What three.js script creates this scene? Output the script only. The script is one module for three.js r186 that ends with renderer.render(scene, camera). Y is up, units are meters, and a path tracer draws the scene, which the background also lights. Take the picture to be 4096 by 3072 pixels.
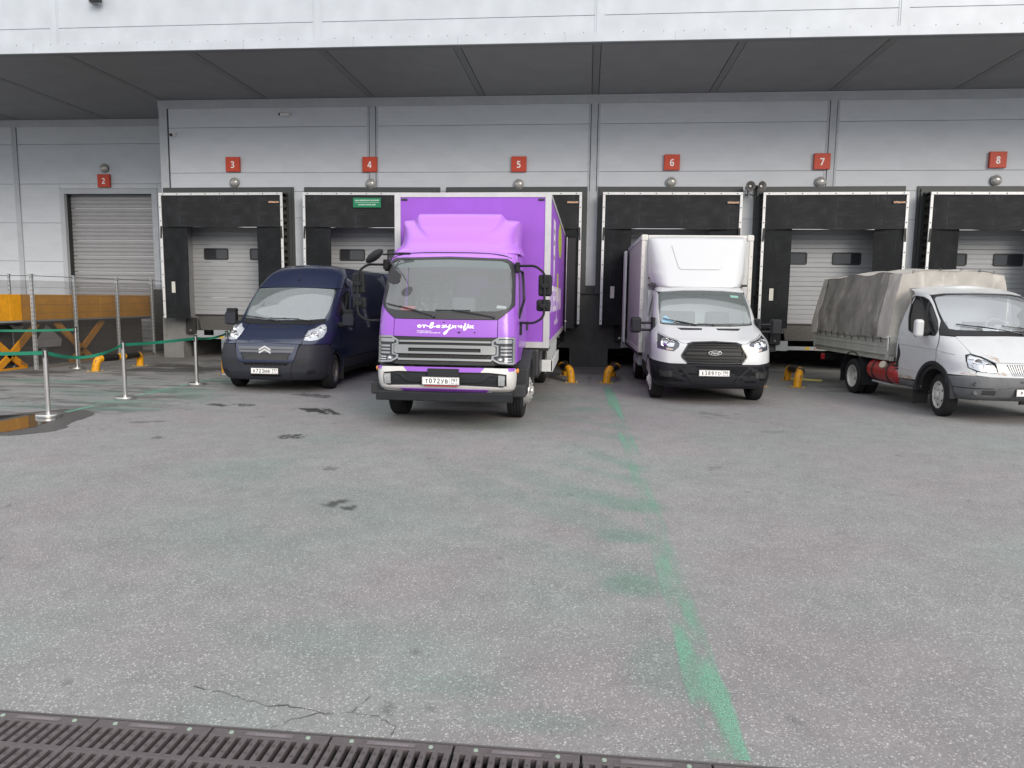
import * as THREE from 'three';
import { RoundedBoxGeometry } from 'three/addons/geometries/RoundedBoxGeometry.js';
import { mergeGeometries } from 'three/addons/utils/BufferGeometryUtils.js';

// ---------- camera, sky, sun, exposure ----------
const scene = new THREE.Scene();
const camera = new THREE.PerspectiveCamera(55.21, 4 / 3, 0.1, 900);
camera.position.set(0, 1.8, 0);
camera.rotation.set(-0.1165, 0.0995, 0.0133, 'YXZ');
const renderer = new THREE.WebGLRenderer({ antialias: true });
renderer.setSize(1024, 768);
renderer.toneMapping = THREE.LinearToneMapping;
renderer.toneMappingExposure = 1.75;
renderer.outputColorSpace = THREE.SRGBColorSpace;
renderer.shadowMap.enabled = true;
{ // overcast sky: brighter towards the zenith, soft cloud structure
  const W = 256, H = 128, d = new Float32Array(W * H * 4);
  for (let j = 0; j < H; j++) for (let i = 0; i < W; i++) {
    const el = ((j + 0.5) / H - 0.5) * Math.PI, az = (i / W) * Math.PI * 2, s = Math.max(0, Math.sin(el));
    let L = 0.76 + 0.24 * s;
    const n = Math.sin(az * 3 + 1.3 * Math.sin(el * 4)) * 0.5 + Math.sin(az * 5 - el * 7 + 1) * 0.3 + Math.sin(az * 9 + el * 13) * 0.2;
    L *= 1 + 0.10 * n * Math.cos(el);
    const k = (j * W + i) * 4;
    d[k] = 0.85 * L * 1.0; d[k + 1] = 0.85 * L * 1.035; d[k + 2] = 0.85 * L * 1.085; d[k + 3] = 1;
  }
  const sky = new THREE.DataTexture(d, W, H, THREE.RGBAFormat, THREE.FloatType);
  sky.mapping = THREE.EquirectangularReflectionMapping;
  sky.magFilter = THREE.LinearFilter; sky.needsUpdate = true;
  scene.background = sky; scene.environment = sky;
}
const sun = new THREE.DirectionalLight(0xfff4e6, 1.45);
sun.position.set(27, 22, 31); sun.target.position.set(0, 0, -12);
sun.castShadow = true; sun.shadow.radius = 54; sun.shadow.mapSize.set(2048, 2048);
Object.assign(sun.shadow.camera, { left: -22, right: 22, top: 22, bottom: -22, near: 1, far: 120 });
scene.add(sun, sun.target);

// ---------- random, noise ----------
function rng(seed) { let a = seed >>> 0; return () => { a = (a + 0x6D2B79F5) | 0; let t = Math.imul(a ^ (a >>> 15), 1 | a); t = (t + Math.imul(t ^ (t >>> 7), 61 | t)) ^ t; return ((t ^ (t >>> 14)) >>> 0) / 4294967296; }; }
const hash = (x, y, s = 0) => { let h = Math.imul(x, 374761393) + Math.imul(y, 668265263) + Math.imul(s, 1442695041); h = Math.imul(h ^ (h >>> 13), 1274126177); return ((h ^ (h >>> 16)) >>> 0) / 4294967296; };
function vnoise(x, y, s = 0, per = 0) {
  const xi = Math.floor(x), yi = Math.floor(y), fx = x - xi, fy = y - yi, u = fx * fx * (3 - 2 * fx), v = fy * fy * (3 - 2 * fy);
  const w = (a) => per ? ((a % per) + per) % per : a;
  const a = hash(w(xi), w(yi), s), b = hash(w(xi + 1), w(yi), s), c = hash(w(xi), w(yi + 1), s), d = hash(w(xi + 1), w(yi + 1), s);
  return a + (b - a) * u + (c - a) * v + (a - b - c + d) * u * v;
}
const fbm = (x, y, o = 4, s = 0, per = 0) => { let t = 0, a = 0.5, n = 0; for (let i = 0; i < o; i++) { t += a * vnoise(x, y, s + i * 17, per); n += a; a *= 0.5; x *= 2; y *= 2; per *= 2; } return t / n; };
const clamp = (x, a = 0, b = 1) => Math.min(b, Math.max(a, x));
const sstep = (a, b, x) => { const t = clamp((x - a) / (b - a)); return t * t * (3 - 2 * t); };
const lerp = (a, b, t) => a + (b - a) * t;
const bell = (x, w) => Math.exp(-(x * x) / (w * w));

// ---------- naming, things and parts ----------
const used = new Map();
function numbered(n) { const k = used.get(n) ?? 0; used.set(n, k + 1); return k ? n + '_' + String(k).padStart(3, '0') : n; }
function tag(o, label, category, group) { o.userData = { label, category }; if (group) o.userData.group = group; return o; }
function thing(name, label, category, pos = [0, 0, 0], turn = 0, group) {
  const o = new THREE.Group(); o.name = numbered(name); o.position.set(...pos); o.rotation.y = turn; scene.add(o); return tag(o, label, category, group);
}
function part(parent, name, geo, mat, label) {
  const m = new THREE.Mesh(Array.isArray(geo) ? merge(geo) : geo, mat); m.name = name; m.castShadow = m.receiveShadow = true;
  if (label) m.userData.label = label;
  parent.add(m); return m;
}
function struct(name, geo, mat) { const m = part(scene, numbered(name), geo, mat); m.userData.kind = 'structure'; return m; }
function shadows(o) { o.traverse((c) => { if (c.isMesh) c.castShadow = c.receiveShadow = true; }); }

// ---------- geometry helpers ----------
function clean(g) { const r = g.index ? g.toNonIndexed() : g; for (const k of Object.keys(r.attributes)) if (!['position', 'normal', 'uv'].includes(k)) r.deleteAttribute(k); if (!r.attributes.normal) r.computeVertexNormals(); if (!r.attributes.uv) r.setAttribute('uv', new THREE.BufferAttribute(new Float32Array(r.attributes.position.count * 2), 2)); return r; }
function merge(list) { const l = list.flat(Infinity); return l.length === 1 ? l[0] : mergeGeometries(l.map(clean)); }
const M4 = new THREE.Matrix4(), V = (x, y, z) => new THREE.Vector3(x, y, z);
function move(g, x = 0, y = 0, z = 0, rx = 0, ry = 0, rz = 0) { return g.applyMatrix4(new THREE.Matrix4().compose(V(x, y, z), new THREE.Quaternion().setFromEuler(new THREE.Euler(rx, ry, rz)), V(1, 1, 1))); }
// box from min/max corners; uv in metres
function box(x0, x1, y0, y1, z0, z1) {
  const g = new THREE.BoxGeometry(x1 - x0, y1 - y0, z1 - z0); g.translate((x0 + x1) / 2, (y0 + y1) / 2, (z0 + z1) / 2); return metreUV(g);
}
function rbox(x0, x1, y0, y1, z0, z1, r = 0.01, seg = 2) {
  const w = x1 - x0, h = y1 - y0, d = z1 - z0; r = Math.min(r, w / 2.01, h / 2.01, d / 2.01);
  const g = new RoundedBoxGeometry(w, h, d, seg, r); g.translate((x0 + x1) / 2, (y0 + y1) / 2, (z0 + z1) / 2); return metreUV(g);
}
function metreUV(g) {
  g = g.index ? g.toNonIndexed() : g; const p = g.attributes.position, n = g.attributes.normal, uv = new Float32Array(p.count * 2);
  for (let i = 0; i < p.count; i += 3) {
    let ax = 0, ay = 0, az = 0; for (let k = 0; k < 3; k++) { ax += Math.abs(n.getX(i + k)); ay += Math.abs(n.getY(i + k)); az += Math.abs(n.getZ(i + k)); }
    for (let k = 0; k < 3; k++) { const x = p.getX(i + k), y = p.getY(i + k), z = p.getZ(i + k); const [u, v] = az >= ax && az >= ay ? [x, y] : ax >= ay ? [z, y] : [x, z]; uv[(i + k) * 2] = u; uv[(i + k) * 2 + 1] = v; }
  }
  g.setAttribute('uv', new THREE.BufferAttribute(uv, 2)); return g;
}
function cyl(a, b, r, r2 = r, seg = 14, open = false) {
  const A = V(...a), B = V(...b), d = B.clone().sub(A), g = new THREE.CylinderGeometry(r2, r, d.length(), seg, 1, open);
  g.applyMatrix4(new THREE.Matrix4().compose(A.add(B).multiplyScalar(0.5), new THREE.Quaternion().setFromUnitVectors(V(0, 1, 0), d.normalize()), V(1, 1, 1))); return g;
}
function tube(pts, r, seg = 24, rad = 8, tension = 0.5) { return new THREE.TubeGeometry(new THREE.CatmullRomCurve3(pts.map((p) => V(...p)), false, 'catmullrom', tension), seg, r, rad); }
// straight runs with rounded corners of radius cr
function pipe(pts, r, cr = 0.05, rad = 10, per = 6) {
  const path = new THREE.CurvePath(), P = pts.map((p) => V(...p)); let at = P[0];
  for (let i = 1; i < P.length; i++) {
    if (i === P.length - 1) { path.add(new THREE.LineCurve3(at, P[i])); break; }
    const a = P[i].clone().sub(P[i - 1]), b = P[i + 1].clone().sub(P[i]), c = Math.min(cr, a.length() * 0.48, b.length() * 0.48);
    const s = P[i].clone().addScaledVector(a.normalize(), -c), e = P[i].clone().addScaledVector(b.normalize(), c);
    path.add(new THREE.LineCurve3(at, s)); path.add(new THREE.QuadraticBezierCurve3(s, P[i], e)); at = e;
  }
  const out = []; for (const c of path.curves) { const n = c.isLineCurve3 ? 1 : per; for (let k = 0; k < n; k++) out.push(c.getPoint(k / n)); } out.push(P[P.length - 1]);
  const cr3 = new PolyCurve(out); return new THREE.TubeGeometry(cr3, out.length - 1, r, rad);
}
class PolyCurve extends THREE.Curve { constructor(p) { super(); this.p = p; } getPoint(t, v = new THREE.Vector3()) { const n = this.p.length - 1, x = clamp(t) * n, i = Math.min(n - 1, Math.floor(x)); return v.copy(this.p[i]).lerp(this.p[i + 1], x - i); } getPointAt(t, v) { return this.getPoint(t, v); } getTangentAt(t, v = new THREE.Vector3()) { const e = 0.5 / (this.p.length - 1), a = this.getPoint(Math.max(0, t - e)), b = this.getPoint(Math.min(1, t + e)); return v.copy(b.sub(a).normalize()); } }
// extrude a 2D outline ([x,y] list) in z from z0 to z1, small bevel
function prism(pts, z0, z1, bev = 0, holes = []) {
  const s = new THREE.Shape(pts.map((p) => new THREE.Vector2(...p))); for (const h of holes) s.holes.push(new THREE.Path(h.map((p) => new THREE.Vector2(...p))));
  const g = new THREE.ExtrudeGeometry(s, { depth: z1 - z0 - 2 * bev, bevelEnabled: bev > 0, bevelThickness: bev, bevelSize: bev, bevelOffset: -bev, bevelSegments: 2, curveSegments: 8 }); g.translate(0, 0, z0 + bev); return g;
}
function roundRect(x0, x1, y0, y1, r, n = 5) { const o = []; for (const [cx, cy, a] of [[x1 - r, y1 - r, 0], [x0 + r, y1 - r, 1], [x0 + r, y0 + r, 2], [x1 - r, y0 + r, 3]]) for (let k = 0; k <= n; k++) { const t = (a + k / n) * Math.PI / 2; o.push([cx + r * Math.cos(t), cy + r * Math.sin(t)]); } return o; }
const circle = (cx, cy, r, n = 24, ry = r) => Array.from({ length: n }, (_, k) => [cx + r * Math.cos(k / n * 2 * Math.PI), cy + ry * Math.sin(k / n * 2 * Math.PI)]);
const mirror = (pts) => pts.map(([x, y]) => [-x, y]).reverse();
const toYZ = (g) => g.applyMatrix4(new THREE.Matrix4().makeBasis(V(0, 0, 1), V(0, 1, 0), V(-1, 0, 0))); // outline x -> z, extrude z -> -x
// parametric grid surface f(u,v) -> [x,y,z]
function grid(f, nu, nv, uvf) {
  const pos = [], uv = [], idx = []; for (let j = 0; j <= nv; j++) for (let i = 0; i <= nu; i++) { const u = i / nu, v = j / nv, p = f(u, v); pos.push(...p); uv.push(...(uvf ? uvf(u, v, p) : [u, v])); }
  for (let j = 0; j < nv; j++) for (let i = 0; i < nu; i++) { const a = j * (nu + 1) + i, b = a + 1, c = a + nu + 1, d = c + 1; idx.push(a, b, d, a, d, c); }
  const g = new THREE.BufferGeometry(); g.setAttribute('position', new THREE.Float32BufferAttribute(pos, 3)); g.setAttribute('uv', new THREE.Float32BufferAttribute(uv, 2)); g.setIndex(idx); g.computeVertexNormals(); return g;
}
// PATCH: an outline (with holes) in a 2D chart laid on a curved surface map(a,b)->[x,y,z], with the edge turned inwards by `skirt`
function patch(poly, map, { g = 0.05, off = 0, skirt = 0.012, holes = [], flip = false, gb = g } = {}) {
  const v2 = (p) => p.map((q) => new THREE.Vector2(q[0], q[1])), P = v2(poly), Hs = holes.map(v2);
  if (THREE.ShapeUtils.isClockWise(P)) P.reverse(); for (const h of Hs) if (!THREE.ShapeUtils.isClockWise(h)) h.reverse();
  const all = [P, ...Hs].flat(), tris = THREE.ShapeUtils.triangulateShape(P, Hs), e = 1e-4;
  const at = (a, b) => {
    const p = V(...map(a, b)), da = V(...map(a + e, b)).sub(V(...map(a - e, b))), db = V(...map(a, b + e)).sub(V(...map(a, b - e))), n = da.cross(db).normalize(); if (flip) n.negate(); return [p, n];
  };
  const pos = [], nor = [], uv = []; const push = (p, n, a, b) => { pos.push(p.x, p.y, p.z); nor.push(n.x, n.y, n.z); uv.push(a, b); };
  const clip = (pg, ax, lim, sgn) => { const o = []; for (let i = 0; i < pg.length; i++) { const A = pg[i], B = pg[(i + 1) % pg.length], a = sgn * (A[ax] - lim), b = sgn * (B[ax] - lim); if (a >= 0) o.push(A); if ((a > 0 && b < 0) || (a < 0 && b > 0)) { const t = a / (a - b); o.push([A[0] + (B[0] - A[0]) * t, A[1] + (B[1] - A[1]) * t]); } } return o; };
  const emit = (pg) => { const q = pg.map(([a, b]) => { const [p, n] = at(a, b); return [p.addScaledVector(n, off), n, a, b]; }); for (let i = 1; i + 1 < q.length; i++) for (const k of flip ? [0, i + 1, i] : [0, i, i + 1]) push(...q[k]); };
  for (const t of tris) {
    const T = t.map((i) => [all[i].x, all[i].y]); const bx = [Math.min(...T.map((p) => p[0])), Math.max(...T.map((p) => p[0]))], by = [Math.min(...T.map((p) => p[1])), Math.max(...T.map((p) => p[1]))];
    for (let i = Math.floor(bx[0] / g); i * g < bx[1]; i++) { const col = clip(clip(T, 0, i * g, 1), 0, (i + 1) * g, -1); if (col.length < 3) continue; for (let j = Math.floor(by[0] / gb); j * gb < by[1]; j++) { const c = clip(clip(col, 1, j * gb, 1), 1, (j + 1) * gb, -1); if (c.length > 2) emit(c); } }
  }
  if (skirt) for (const ring of [P, ...Hs]) for (let i = 0; i < ring.length; i++) {
    const A = ring[i], B = ring[(i + 1) % ring.length], len = A.distanceTo(B), n = Math.max(1, Math.ceil(len / g));
    for (let k = 0; k < n; k++) {
      const [p, n1] = at(lerp(A.x, B.x, k / n), lerp(A.y, B.y, k / n)), [q, n2] = at(lerp(A.x, B.x, (k + 1) / n), lerp(A.y, B.y, (k + 1) / n));
      const a = p.clone().addScaledVector(n1, off), b = q.clone().addScaledVector(n2, off), c = p.clone().addScaledVector(n1, off - skirt), d = q.clone().addScaledVector(n2, off - skirt);
      const m = b.clone().sub(a).cross(n1).normalize(); if (flip) m.negate();
      for (const v of flip ? [a, b, d, a, d, c] : [a, d, b, a, c, d]) push(v, m, 0, 0);
    }
  }
  const G = new THREE.BufferGeometry(); G.setAttribute('position', new THREE.Float32BufferAttribute(pos, 3)); G.setAttribute('normal', new THREE.Float32BufferAttribute(nor, 3)); G.setAttribute('uv', new THREE.Float32BufferAttribute(uv, 2)); return G;
}

// ---------- textures ----------
function dataTex(w, h, f, { srgb = false, repeat } = {}) { // f(x,y,u,v) -> [r,g,b(,a)] 0..1, row 0 at v = 0
  const d = new Uint8Array(w * h * 4); for (let y = 0; y < h; y++) for (let x = 0; x < w; x++) { const c = f(x, y, (x + 0.5) / w, (y + 0.5) / h), k = (y * w + x) * 4; for (let i = 0; i < 3; i++) d[k + i] = clamp(c[i]) * 255; d[k + 3] = c[3] === undefined ? 255 : clamp(c[3]) * 255; }
  const t = new THREE.DataTexture(d, w, h); t.magFilter = THREE.LinearFilter; t.minFilter = THREE.LinearMipmapLinearFilter; if (srgb) t.colorSpace = THREE.SRGBColorSpace; t.wrapS = t.wrapT = THREE.RepeatWrapping; if (repeat) t.repeat.set(...repeat); t.needsUpdate = true; return t;
}
function canvasTex(w, h, draw) { const c = document.createElement('canvas'); c.width = w; c.height = h; const x = c.getContext('2d'); draw(x, w, h); const t = new THREE.CanvasTexture(c); t.colorSpace = THREE.SRGBColorSpace; return t; }
// flat sheet with 0..1 uv facing +z
function sheet(x0, x1, y0, y1, z) { const g = new THREE.PlaneGeometry(x1 - x0, y1 - y0); g.translate((x0 + x1) / 2, (y0 + y1) / 2, z); return g; }
const std = (rgb, roughness = 0.6, metalness = 0, o = {}) => new THREE.MeshStandardMaterial({ color: new THREE.Color().setRGB(...(Array.isArray(rgb) ? rgb : [rgb, rgb, rgb])), roughness, metalness, ...o });
const phys = (rgb, roughness, o = {}) => new THREE.MeshPhysicalMaterial({ color: new THREE.Color().setRGB(...(Array.isArray(rgb) ? rgb : [rgb, rgb, rgb])), roughness, ...o });
const srgb = (r, g, b) => [r, g, b].map((c) => { c /= 255; return c <= 0.04045 ? c / 12.92 : Math.pow((c + 0.055) / 1.055, 2.4); });
// faint mottling maps shared by many surfaces (a tile of 256 px)
const mottle = dataTex(256, 256, (x, y) => { const n = 0.82 + 0.18 * fbm(x / 32, y / 32, 5, 3, 8); return [n, n, n]; });
const tex = (t, su, sv = su) => { const c = t.clone(); c.repeat.set(su, sv); c.needsUpdate = true; return c; };
const fineBump = dataTex(256, 256, (x, y) => { const n = fbm(x / 4, y / 4, 3, 9, 64); return [n, n, n]; });
// ================= THE SETTING: yard, drain, building =================
const WZ = -19.71, SZ = -19.21, LZ = -21.67, SOF = 7.011;
const DC = [-9.83, -5.835, -1.915, 2.065, 6.055, 9.995], DOORC = [-9.755, -5.81, -1.915, 2.04, 5.99, 9.93];
const M = {};
const clad = dataTex(512, 512, (x, y) => { const s = fbm(x / 128, y / 6, 4, 5, 4), b = fbm(x / 64, y / 40, 4, 8, 8), g = hash(x, y, 2); const n = 0.90 + 0.10 * s * sstep(0.3, 0.7, b) + 0.02 * g - 0.07 * sstep(0.62, 0.9, s) * sstep(0.45, 0.75, b); return [n, n, n * 1.002]; });
M.clad = std([0.575, 0.605, 0.645], 0.5, 0.0, { map: tex(clad, 0.25, 0.4) });
M.fascia = std([0.52, 0.555, 0.60], 0.42, 0.0, { map: tex(mottle, 0.4) });
M.trim = std([0.46, 0.485, 0.52], 0.42, 0.0, { map: tex(mottle, 0.6) });
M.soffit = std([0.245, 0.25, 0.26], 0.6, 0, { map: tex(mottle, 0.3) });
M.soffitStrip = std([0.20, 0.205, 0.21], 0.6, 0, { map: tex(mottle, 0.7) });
M.groove = std(0.05, 0.8);
M.darkTrim = std(srgb(66, 70, 70), 0.5, 0, { map: tex(mottle, 0.8) });
M.darkTrim2 = std(srgb(48, 51, 52), 0.55, 0, { map: tex(mottle, 0.8) });
const concTex = dataTex(512, 512, (x, y) => { const a = fbm(x / 64, y / 64, 5, 21, 8), b = fbm(x / 10, y / 40, 3, 22, 52), n = 0.72 + 0.3 * a - 0.12 * sstep(0.6, 0.8, b) + 0.05 * (hash(x, y, 4) - 0.5); return [n, n * 0.99, n * 0.97]; });
M.concrete = std([0.21, 0.212, 0.21], 0.9, 0, { map: tex(concTex, 0.5), bumpMap: tex(fineBump, 3), bumpScale: 0.004 });
M.plinth = std([0.095, 0.098, 0.098], 0.85, 0, { map: tex(concTex, 0.5), bumpMap: tex(fineBump, 3), bumpScale: 0.004 });
M.pit = std(0.05, 0.9);
M.alu = std([0.72, 0.73, 0.74], 0.45, 0.2, { map: tex(mottle, 1.5) });
M.black = std(0.02, 0.6);
M.rubber = std(0.022, 0.75, 0, { bumpMap: tex(fineBump, 6), bumpScale: 0.004 });
M.steel = std([0.55, 0.55, 0.55], 0.3, 0.9);
M.galv = std([0.42, 0.44, 0.45], 0.5, 0.35, { map: tex(mottle, 3) });

// ---- yard: one sheet to the horizon, dense where it is near; colours say what lies on it ----
const asphaltMap = (() => {
  const N = 2048, r = rng(11), h = new Float32Array(N * N), tint = new Float32Array(N * N);
  for (let y = 0; y < N; y++) for (let x = 0; x < N; x++) { h[y * N + x] = 0.47 + 0.14 * (fbm(x / 6, y / 6, 2, 31, 341) - 0.5) + 0.26 * (hash(x, y, 7) - 0.5) + 0.12 * (fbm(x / 128, y / 128, 3, 33, 16) - 0.5); }
  for (let k = 0; k < 52000; k++) {
    const cx = r() * N, cy = r() * N, a = Math.pow(r(), 1.7) * 4.6 + 1.1, b = a * (0.5 + 0.5 * r()), t = r() * 3.14, q = r(), val = q < 0.46 ? 0.66 + 0.34 * r() : q < 0.68 ? 0.28 + 0.16 * r() : 0.42 + 0.16 * r(), hue = r() - 0.5, c = Math.cos(t), s = Math.sin(t), R = Math.ceil(a);
    for (let dy = -R; dy <= R; dy++) for (let dx = -R; dx <= R; dx++) { const u = (dx * c + dy * s) / a, v = (-dx * s + dy * c) / b, d = u * u + v * v; if (d < 1) { const k2 = ((Math.floor(cy + dy) + N) % N) * N + ((Math.floor(cx + dx) + N) % N), m = d < 0.7 ? 1 : 0.55; h[k2] = lerp(h[k2], val, m); tint[k2] = lerp(tint[k2], hue, m); } }
  }
  return dataTex(N, N, (x, y) => { const v = h[y * N + x], t = tint[y * N + x]; return [v * (1 + 0.05 * t), v * (1 + 0.01 * t), v * (1 - 0.06 * t)]; });
})();
const asphalt = std([1, 1, 1], 0.88, 0, { vertexColors: true, map: asphaltMap, bumpMap: asphaltMap, bumpScale: 0.0004 });
// green dust and smears where the floor paint has been scrubbed about
const smears = [[-0.4, -13.2, 0.9, 0.5, 0.4], [0.1, -12.0, 0.4, 0.35, 0.6], [-2.0, -6.2, 1.0, 0.5, 0.22], [-3.6, -7.2, 0.8, 0.6, 0.25], [-2.8, -5.0, 0.9, 0.4, 0.2], [0.36, -5.5, 0.26, 0.2, 1.0], [0.34, -4.55, 0.25, 0.22, 0.95], [0.42, -3.5, 0.2, 0.3, 0.5], [-0.2, -2.95, 0.35, 0.1, 0.5], [-0.6, -3.2, 0.4, 0.12, 0.3], [-1.2, -3.6, 0.8, 0.2, 0.22], [-7.6, -12.9, 0.7, 0.5, 1.0], [-7.0, -12.4, 0.6, 0.25, 0.8], [-6.7, -11.9, 0.5, 0.25, 0.6], [-7.7, -11.4, 0.8, 0.35, 0.7], [-8.6, -12.2, 0.8, 0.3, 0.6], [-9.5, -12.6, 1.0, 0.3, 0.5], [-10.7, -13.8, 1.2, 0.3, 1.0], [-9.0, -14.0, 1.0, 0.3, 0.5], [-7.4, -14.6, 0.5, 0.4, 0.7], [-8.9, -10.6, 0.9, 0.3, 0.5], [-7.2, -10.7, 0.7, 0.25, 0.6], [-2.9, -8.9, 0.8, 0.3, 0.25], [1.7, -9.5, 0.6, 0.3, 0.12], [-5.0, -6.5, 0.9, 0.5, 0.12]];
// paint dragged off the line by wheels: x0, z0, x1, z1, half width, strength
const drags = [[0.5, -12.6, -0.2, -13.6, 0.22, 0.5], [0.45, -10.4, -0.9, -11.6, 0.22, 0.55], [0.5, -9.6, -0.5, -10.2, 0.2, 0.5], [0.55, -7.9, -0.1, -8.9, 0.22, 0.8], [0.5, -7.3, -0.3, -8.0, 0.16, 0.6], [0.5, -6.35, -0.2, -6.9, 0.24, 1.0], [-0.1, -6.8, -1.1, -8.0, 0.28, 0.5], [0.4, -5.6, -0.8, -6.6, 0.22, 0.55], [-0.7, -6.5, -1.9, -8.2, 0.3, 0.35], [0.35, -4.7, -0.9, -5.5, 0.2, 0.3]];
// dark tyre prints and drips: x, z, length, width, turn, strength
const prints = [[-4.85, -12.75, 0.9, 0.16, 1.15, 0.75], [-4.15, -11.05, 0.62, 0.09, 0.75, 0.9], [-4.35, -11.1, 0.5, 0.07, 0.7, 0.8], [-3.92, -11.0, 0.7, 0.06, 0.6, 0.8], [-5.55, -11.45, 0.42, 0.12, 1.2, 0.8], [-5.95, -11.35, 0.4, 0.1, 1.2, 0.75], [-3.72, -8.95, 0.34, 0.16, 0.25, 0.85], [-2.14, -6.05, 0.28, 0.05, -0.5, 0.7], [-1.98, -5.95, 0.14, 0.08, 0.2, 0.7], [-2.62, -7.3, 0.2, 0.08, 0.1, 0.4], [-5.3, -8.6, 0.2, 0.06, 1.2, 0.5], [-6.2, -9.6, 0.3, 0.08, 1.3, 0.4], [-6.0, -9.7, 0.2, 0.08, 1.3, 0.4]];
function yardColour(x, z) {
  const n1 = fbm(x * 0.35 + 40, z * 0.35 + 40, 4, 51), n2 = fbm(x * 1.6 + 9, z * 1.6 + 9, 4, 52), n3 = fbm(x * 6, z * 6, 3, 53), pk = fbm(x * 0.9 + 3, z * 0.9 + 7, 4, 54);
  let a = 0.43 * (0.91 + 0.11 * n1 + 0.10 * (n2 - 0.5) + 0.10 * (n3 - 0.5));
  let c = [a, a * 0.988, a * 0.972];
  const mix = (col, t) => { for (let k = 0; k < 3; k++) c[k] = lerp(c[k], col[k], t); };
  mix([a * 1.02, a * 0.94, a * 0.955], 0.75 * sstep(0.5, 0.72, pk));
  mix([a * 0.93, a * 1.015, a * 0.96], 0.7 * sstep(0.52, 0.75, 1 - pk));
  // apron beyond the slab edge: older concrete plus painted canopy shade, scuffs in streaks
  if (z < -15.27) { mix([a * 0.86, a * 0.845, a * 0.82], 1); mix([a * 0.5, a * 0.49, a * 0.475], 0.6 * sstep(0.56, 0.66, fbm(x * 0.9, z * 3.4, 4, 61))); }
  if (x < -6.2 && z < -9) { // the far left corner: scraped, streaky
    const k = sstep(-6.2, -7.2, x) * sstep(-9, -10.6, z), t = fbm(x * 1.3, z * 5, 4, 62); mix([a * 0.5, a * 0.49, a * 0.47], k * 0.95 * sstep(0.52, 0.62, t)); mix([a * 1.25, a * 1.22, a * 1.2], k * 0.35 * sstep(0.5, 0.7, fbm(x * 2, z * 2, 4, 63)));
  }
  // damp patches under the left dock
  for (const [px, pz, rx, rz] of [[-10.0, -16.4, 1.3, 0.4], [-9.2, -16.9, 0.9, 0.35], [-10.6, -17.4, 1.0, 0.4], [-12.1, -15.3, 0.8, 0.3]]) { const d = Math.hypot((x - px) / rx, (z - pz) / rz) + 0.7 * (n2 - 0.5) + 0.5 * (n3 - 0.5); mix([0.05, 0.05, 0.048], 0.75 * sstep(1.05, 0.85, d)); }
  // lighter slabs that carry the wheel guides
  for (const gx of [-11.2, -8.15, -0.35, 0.55, 3.75, 4.55]) if (Math.abs(x - gx) < 0.42 && z < -15.3 && z > -17.6) mix([a * 1.02, a * 1.0, a * 0.96], 0.8);
  if (z < -15.25 && z > -15.29 && x > -12) mix([0.06, 0.06, 0.058], 0.5);
  // green
  let g = 0; for (const [px, pz, rx, rz, s] of smears) { const d = Math.hypot((x - px) / rx, (z - pz) / rz); if (d < 1.7) g = Math.max(g, s * sstep(1.25, 0.45, d + 0.9 * (n2 - 0.5) + 0.5 * (n3 - 0.5))); }
  for (const [x0, z0, x1, z1, w, q] of drags) { const dx = x1 - x0, dz = z1 - z0, t = clamp(((x - x0) * dx + (z - z0) * dz) / (dx * dx + dz * dz)), d = Math.hypot(x - x0 - dx * t, z - z0 - dz * t) / w; if (d < 1.8) g = Math.max(g, q * (1 - 0.6 * t) * sstep(1.25, 0.35, d + 1.0 * (n2 - 0.5) + 0.5 * (n3 - 0.5))); }
  if (g > 0) mix([0.15, 0.34, 0.25], (x < -6 ? 0.7 : 0.62) * g * (0.55 + 0.6 * n3));
  // tyre prints, drips, spots
  for (const [px, pz, L, w, t, s] of prints) { const dx = x - px, dz = z - pz, u = dx * Math.cos(t) - dz * Math.sin(t), v = dx * Math.sin(t) + dz * Math.cos(t); if (Math.abs(u) < w * 1.5 && Math.abs(v) < L) { const d = Math.max(Math.abs(u) / w, Math.abs(v) / (L * 0.5)) + 0.6 * (n3 - 0.5) + 0.9 * (fbm(x * 16, z * 16, 2, 75) - 0.5); mix([0.03, 0.03, 0.03], Math.min(1, s * 1.15) * sstep(1.0, 0.75, d) * (w > 0.1 ? 0.35 + 0.65 * (Math.sin(u * 90) > -0.3) : 1)); } }
  if (x > 1.2 && x < 3.8 && z < -9.2 && z > -12.8) mix([0.075, 0.075, 0.072], 0.6 * sstep(0.62, 0.75, fbm(x * 2.6, z * 2.6, 3, 70)) * bell(x - 2.4, 1) * bell(z + 11.2, 1.2));
  mix([0.1, 0.1, 0.098], 0.5 * sstep(0.86, 0.89, fbm(x * 11, z * 11, 2, 71)) * (vnoise(x * 1.3, z * 1.3, 72) > 0.6 ? 1 : 0));
  return c;
}
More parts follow.
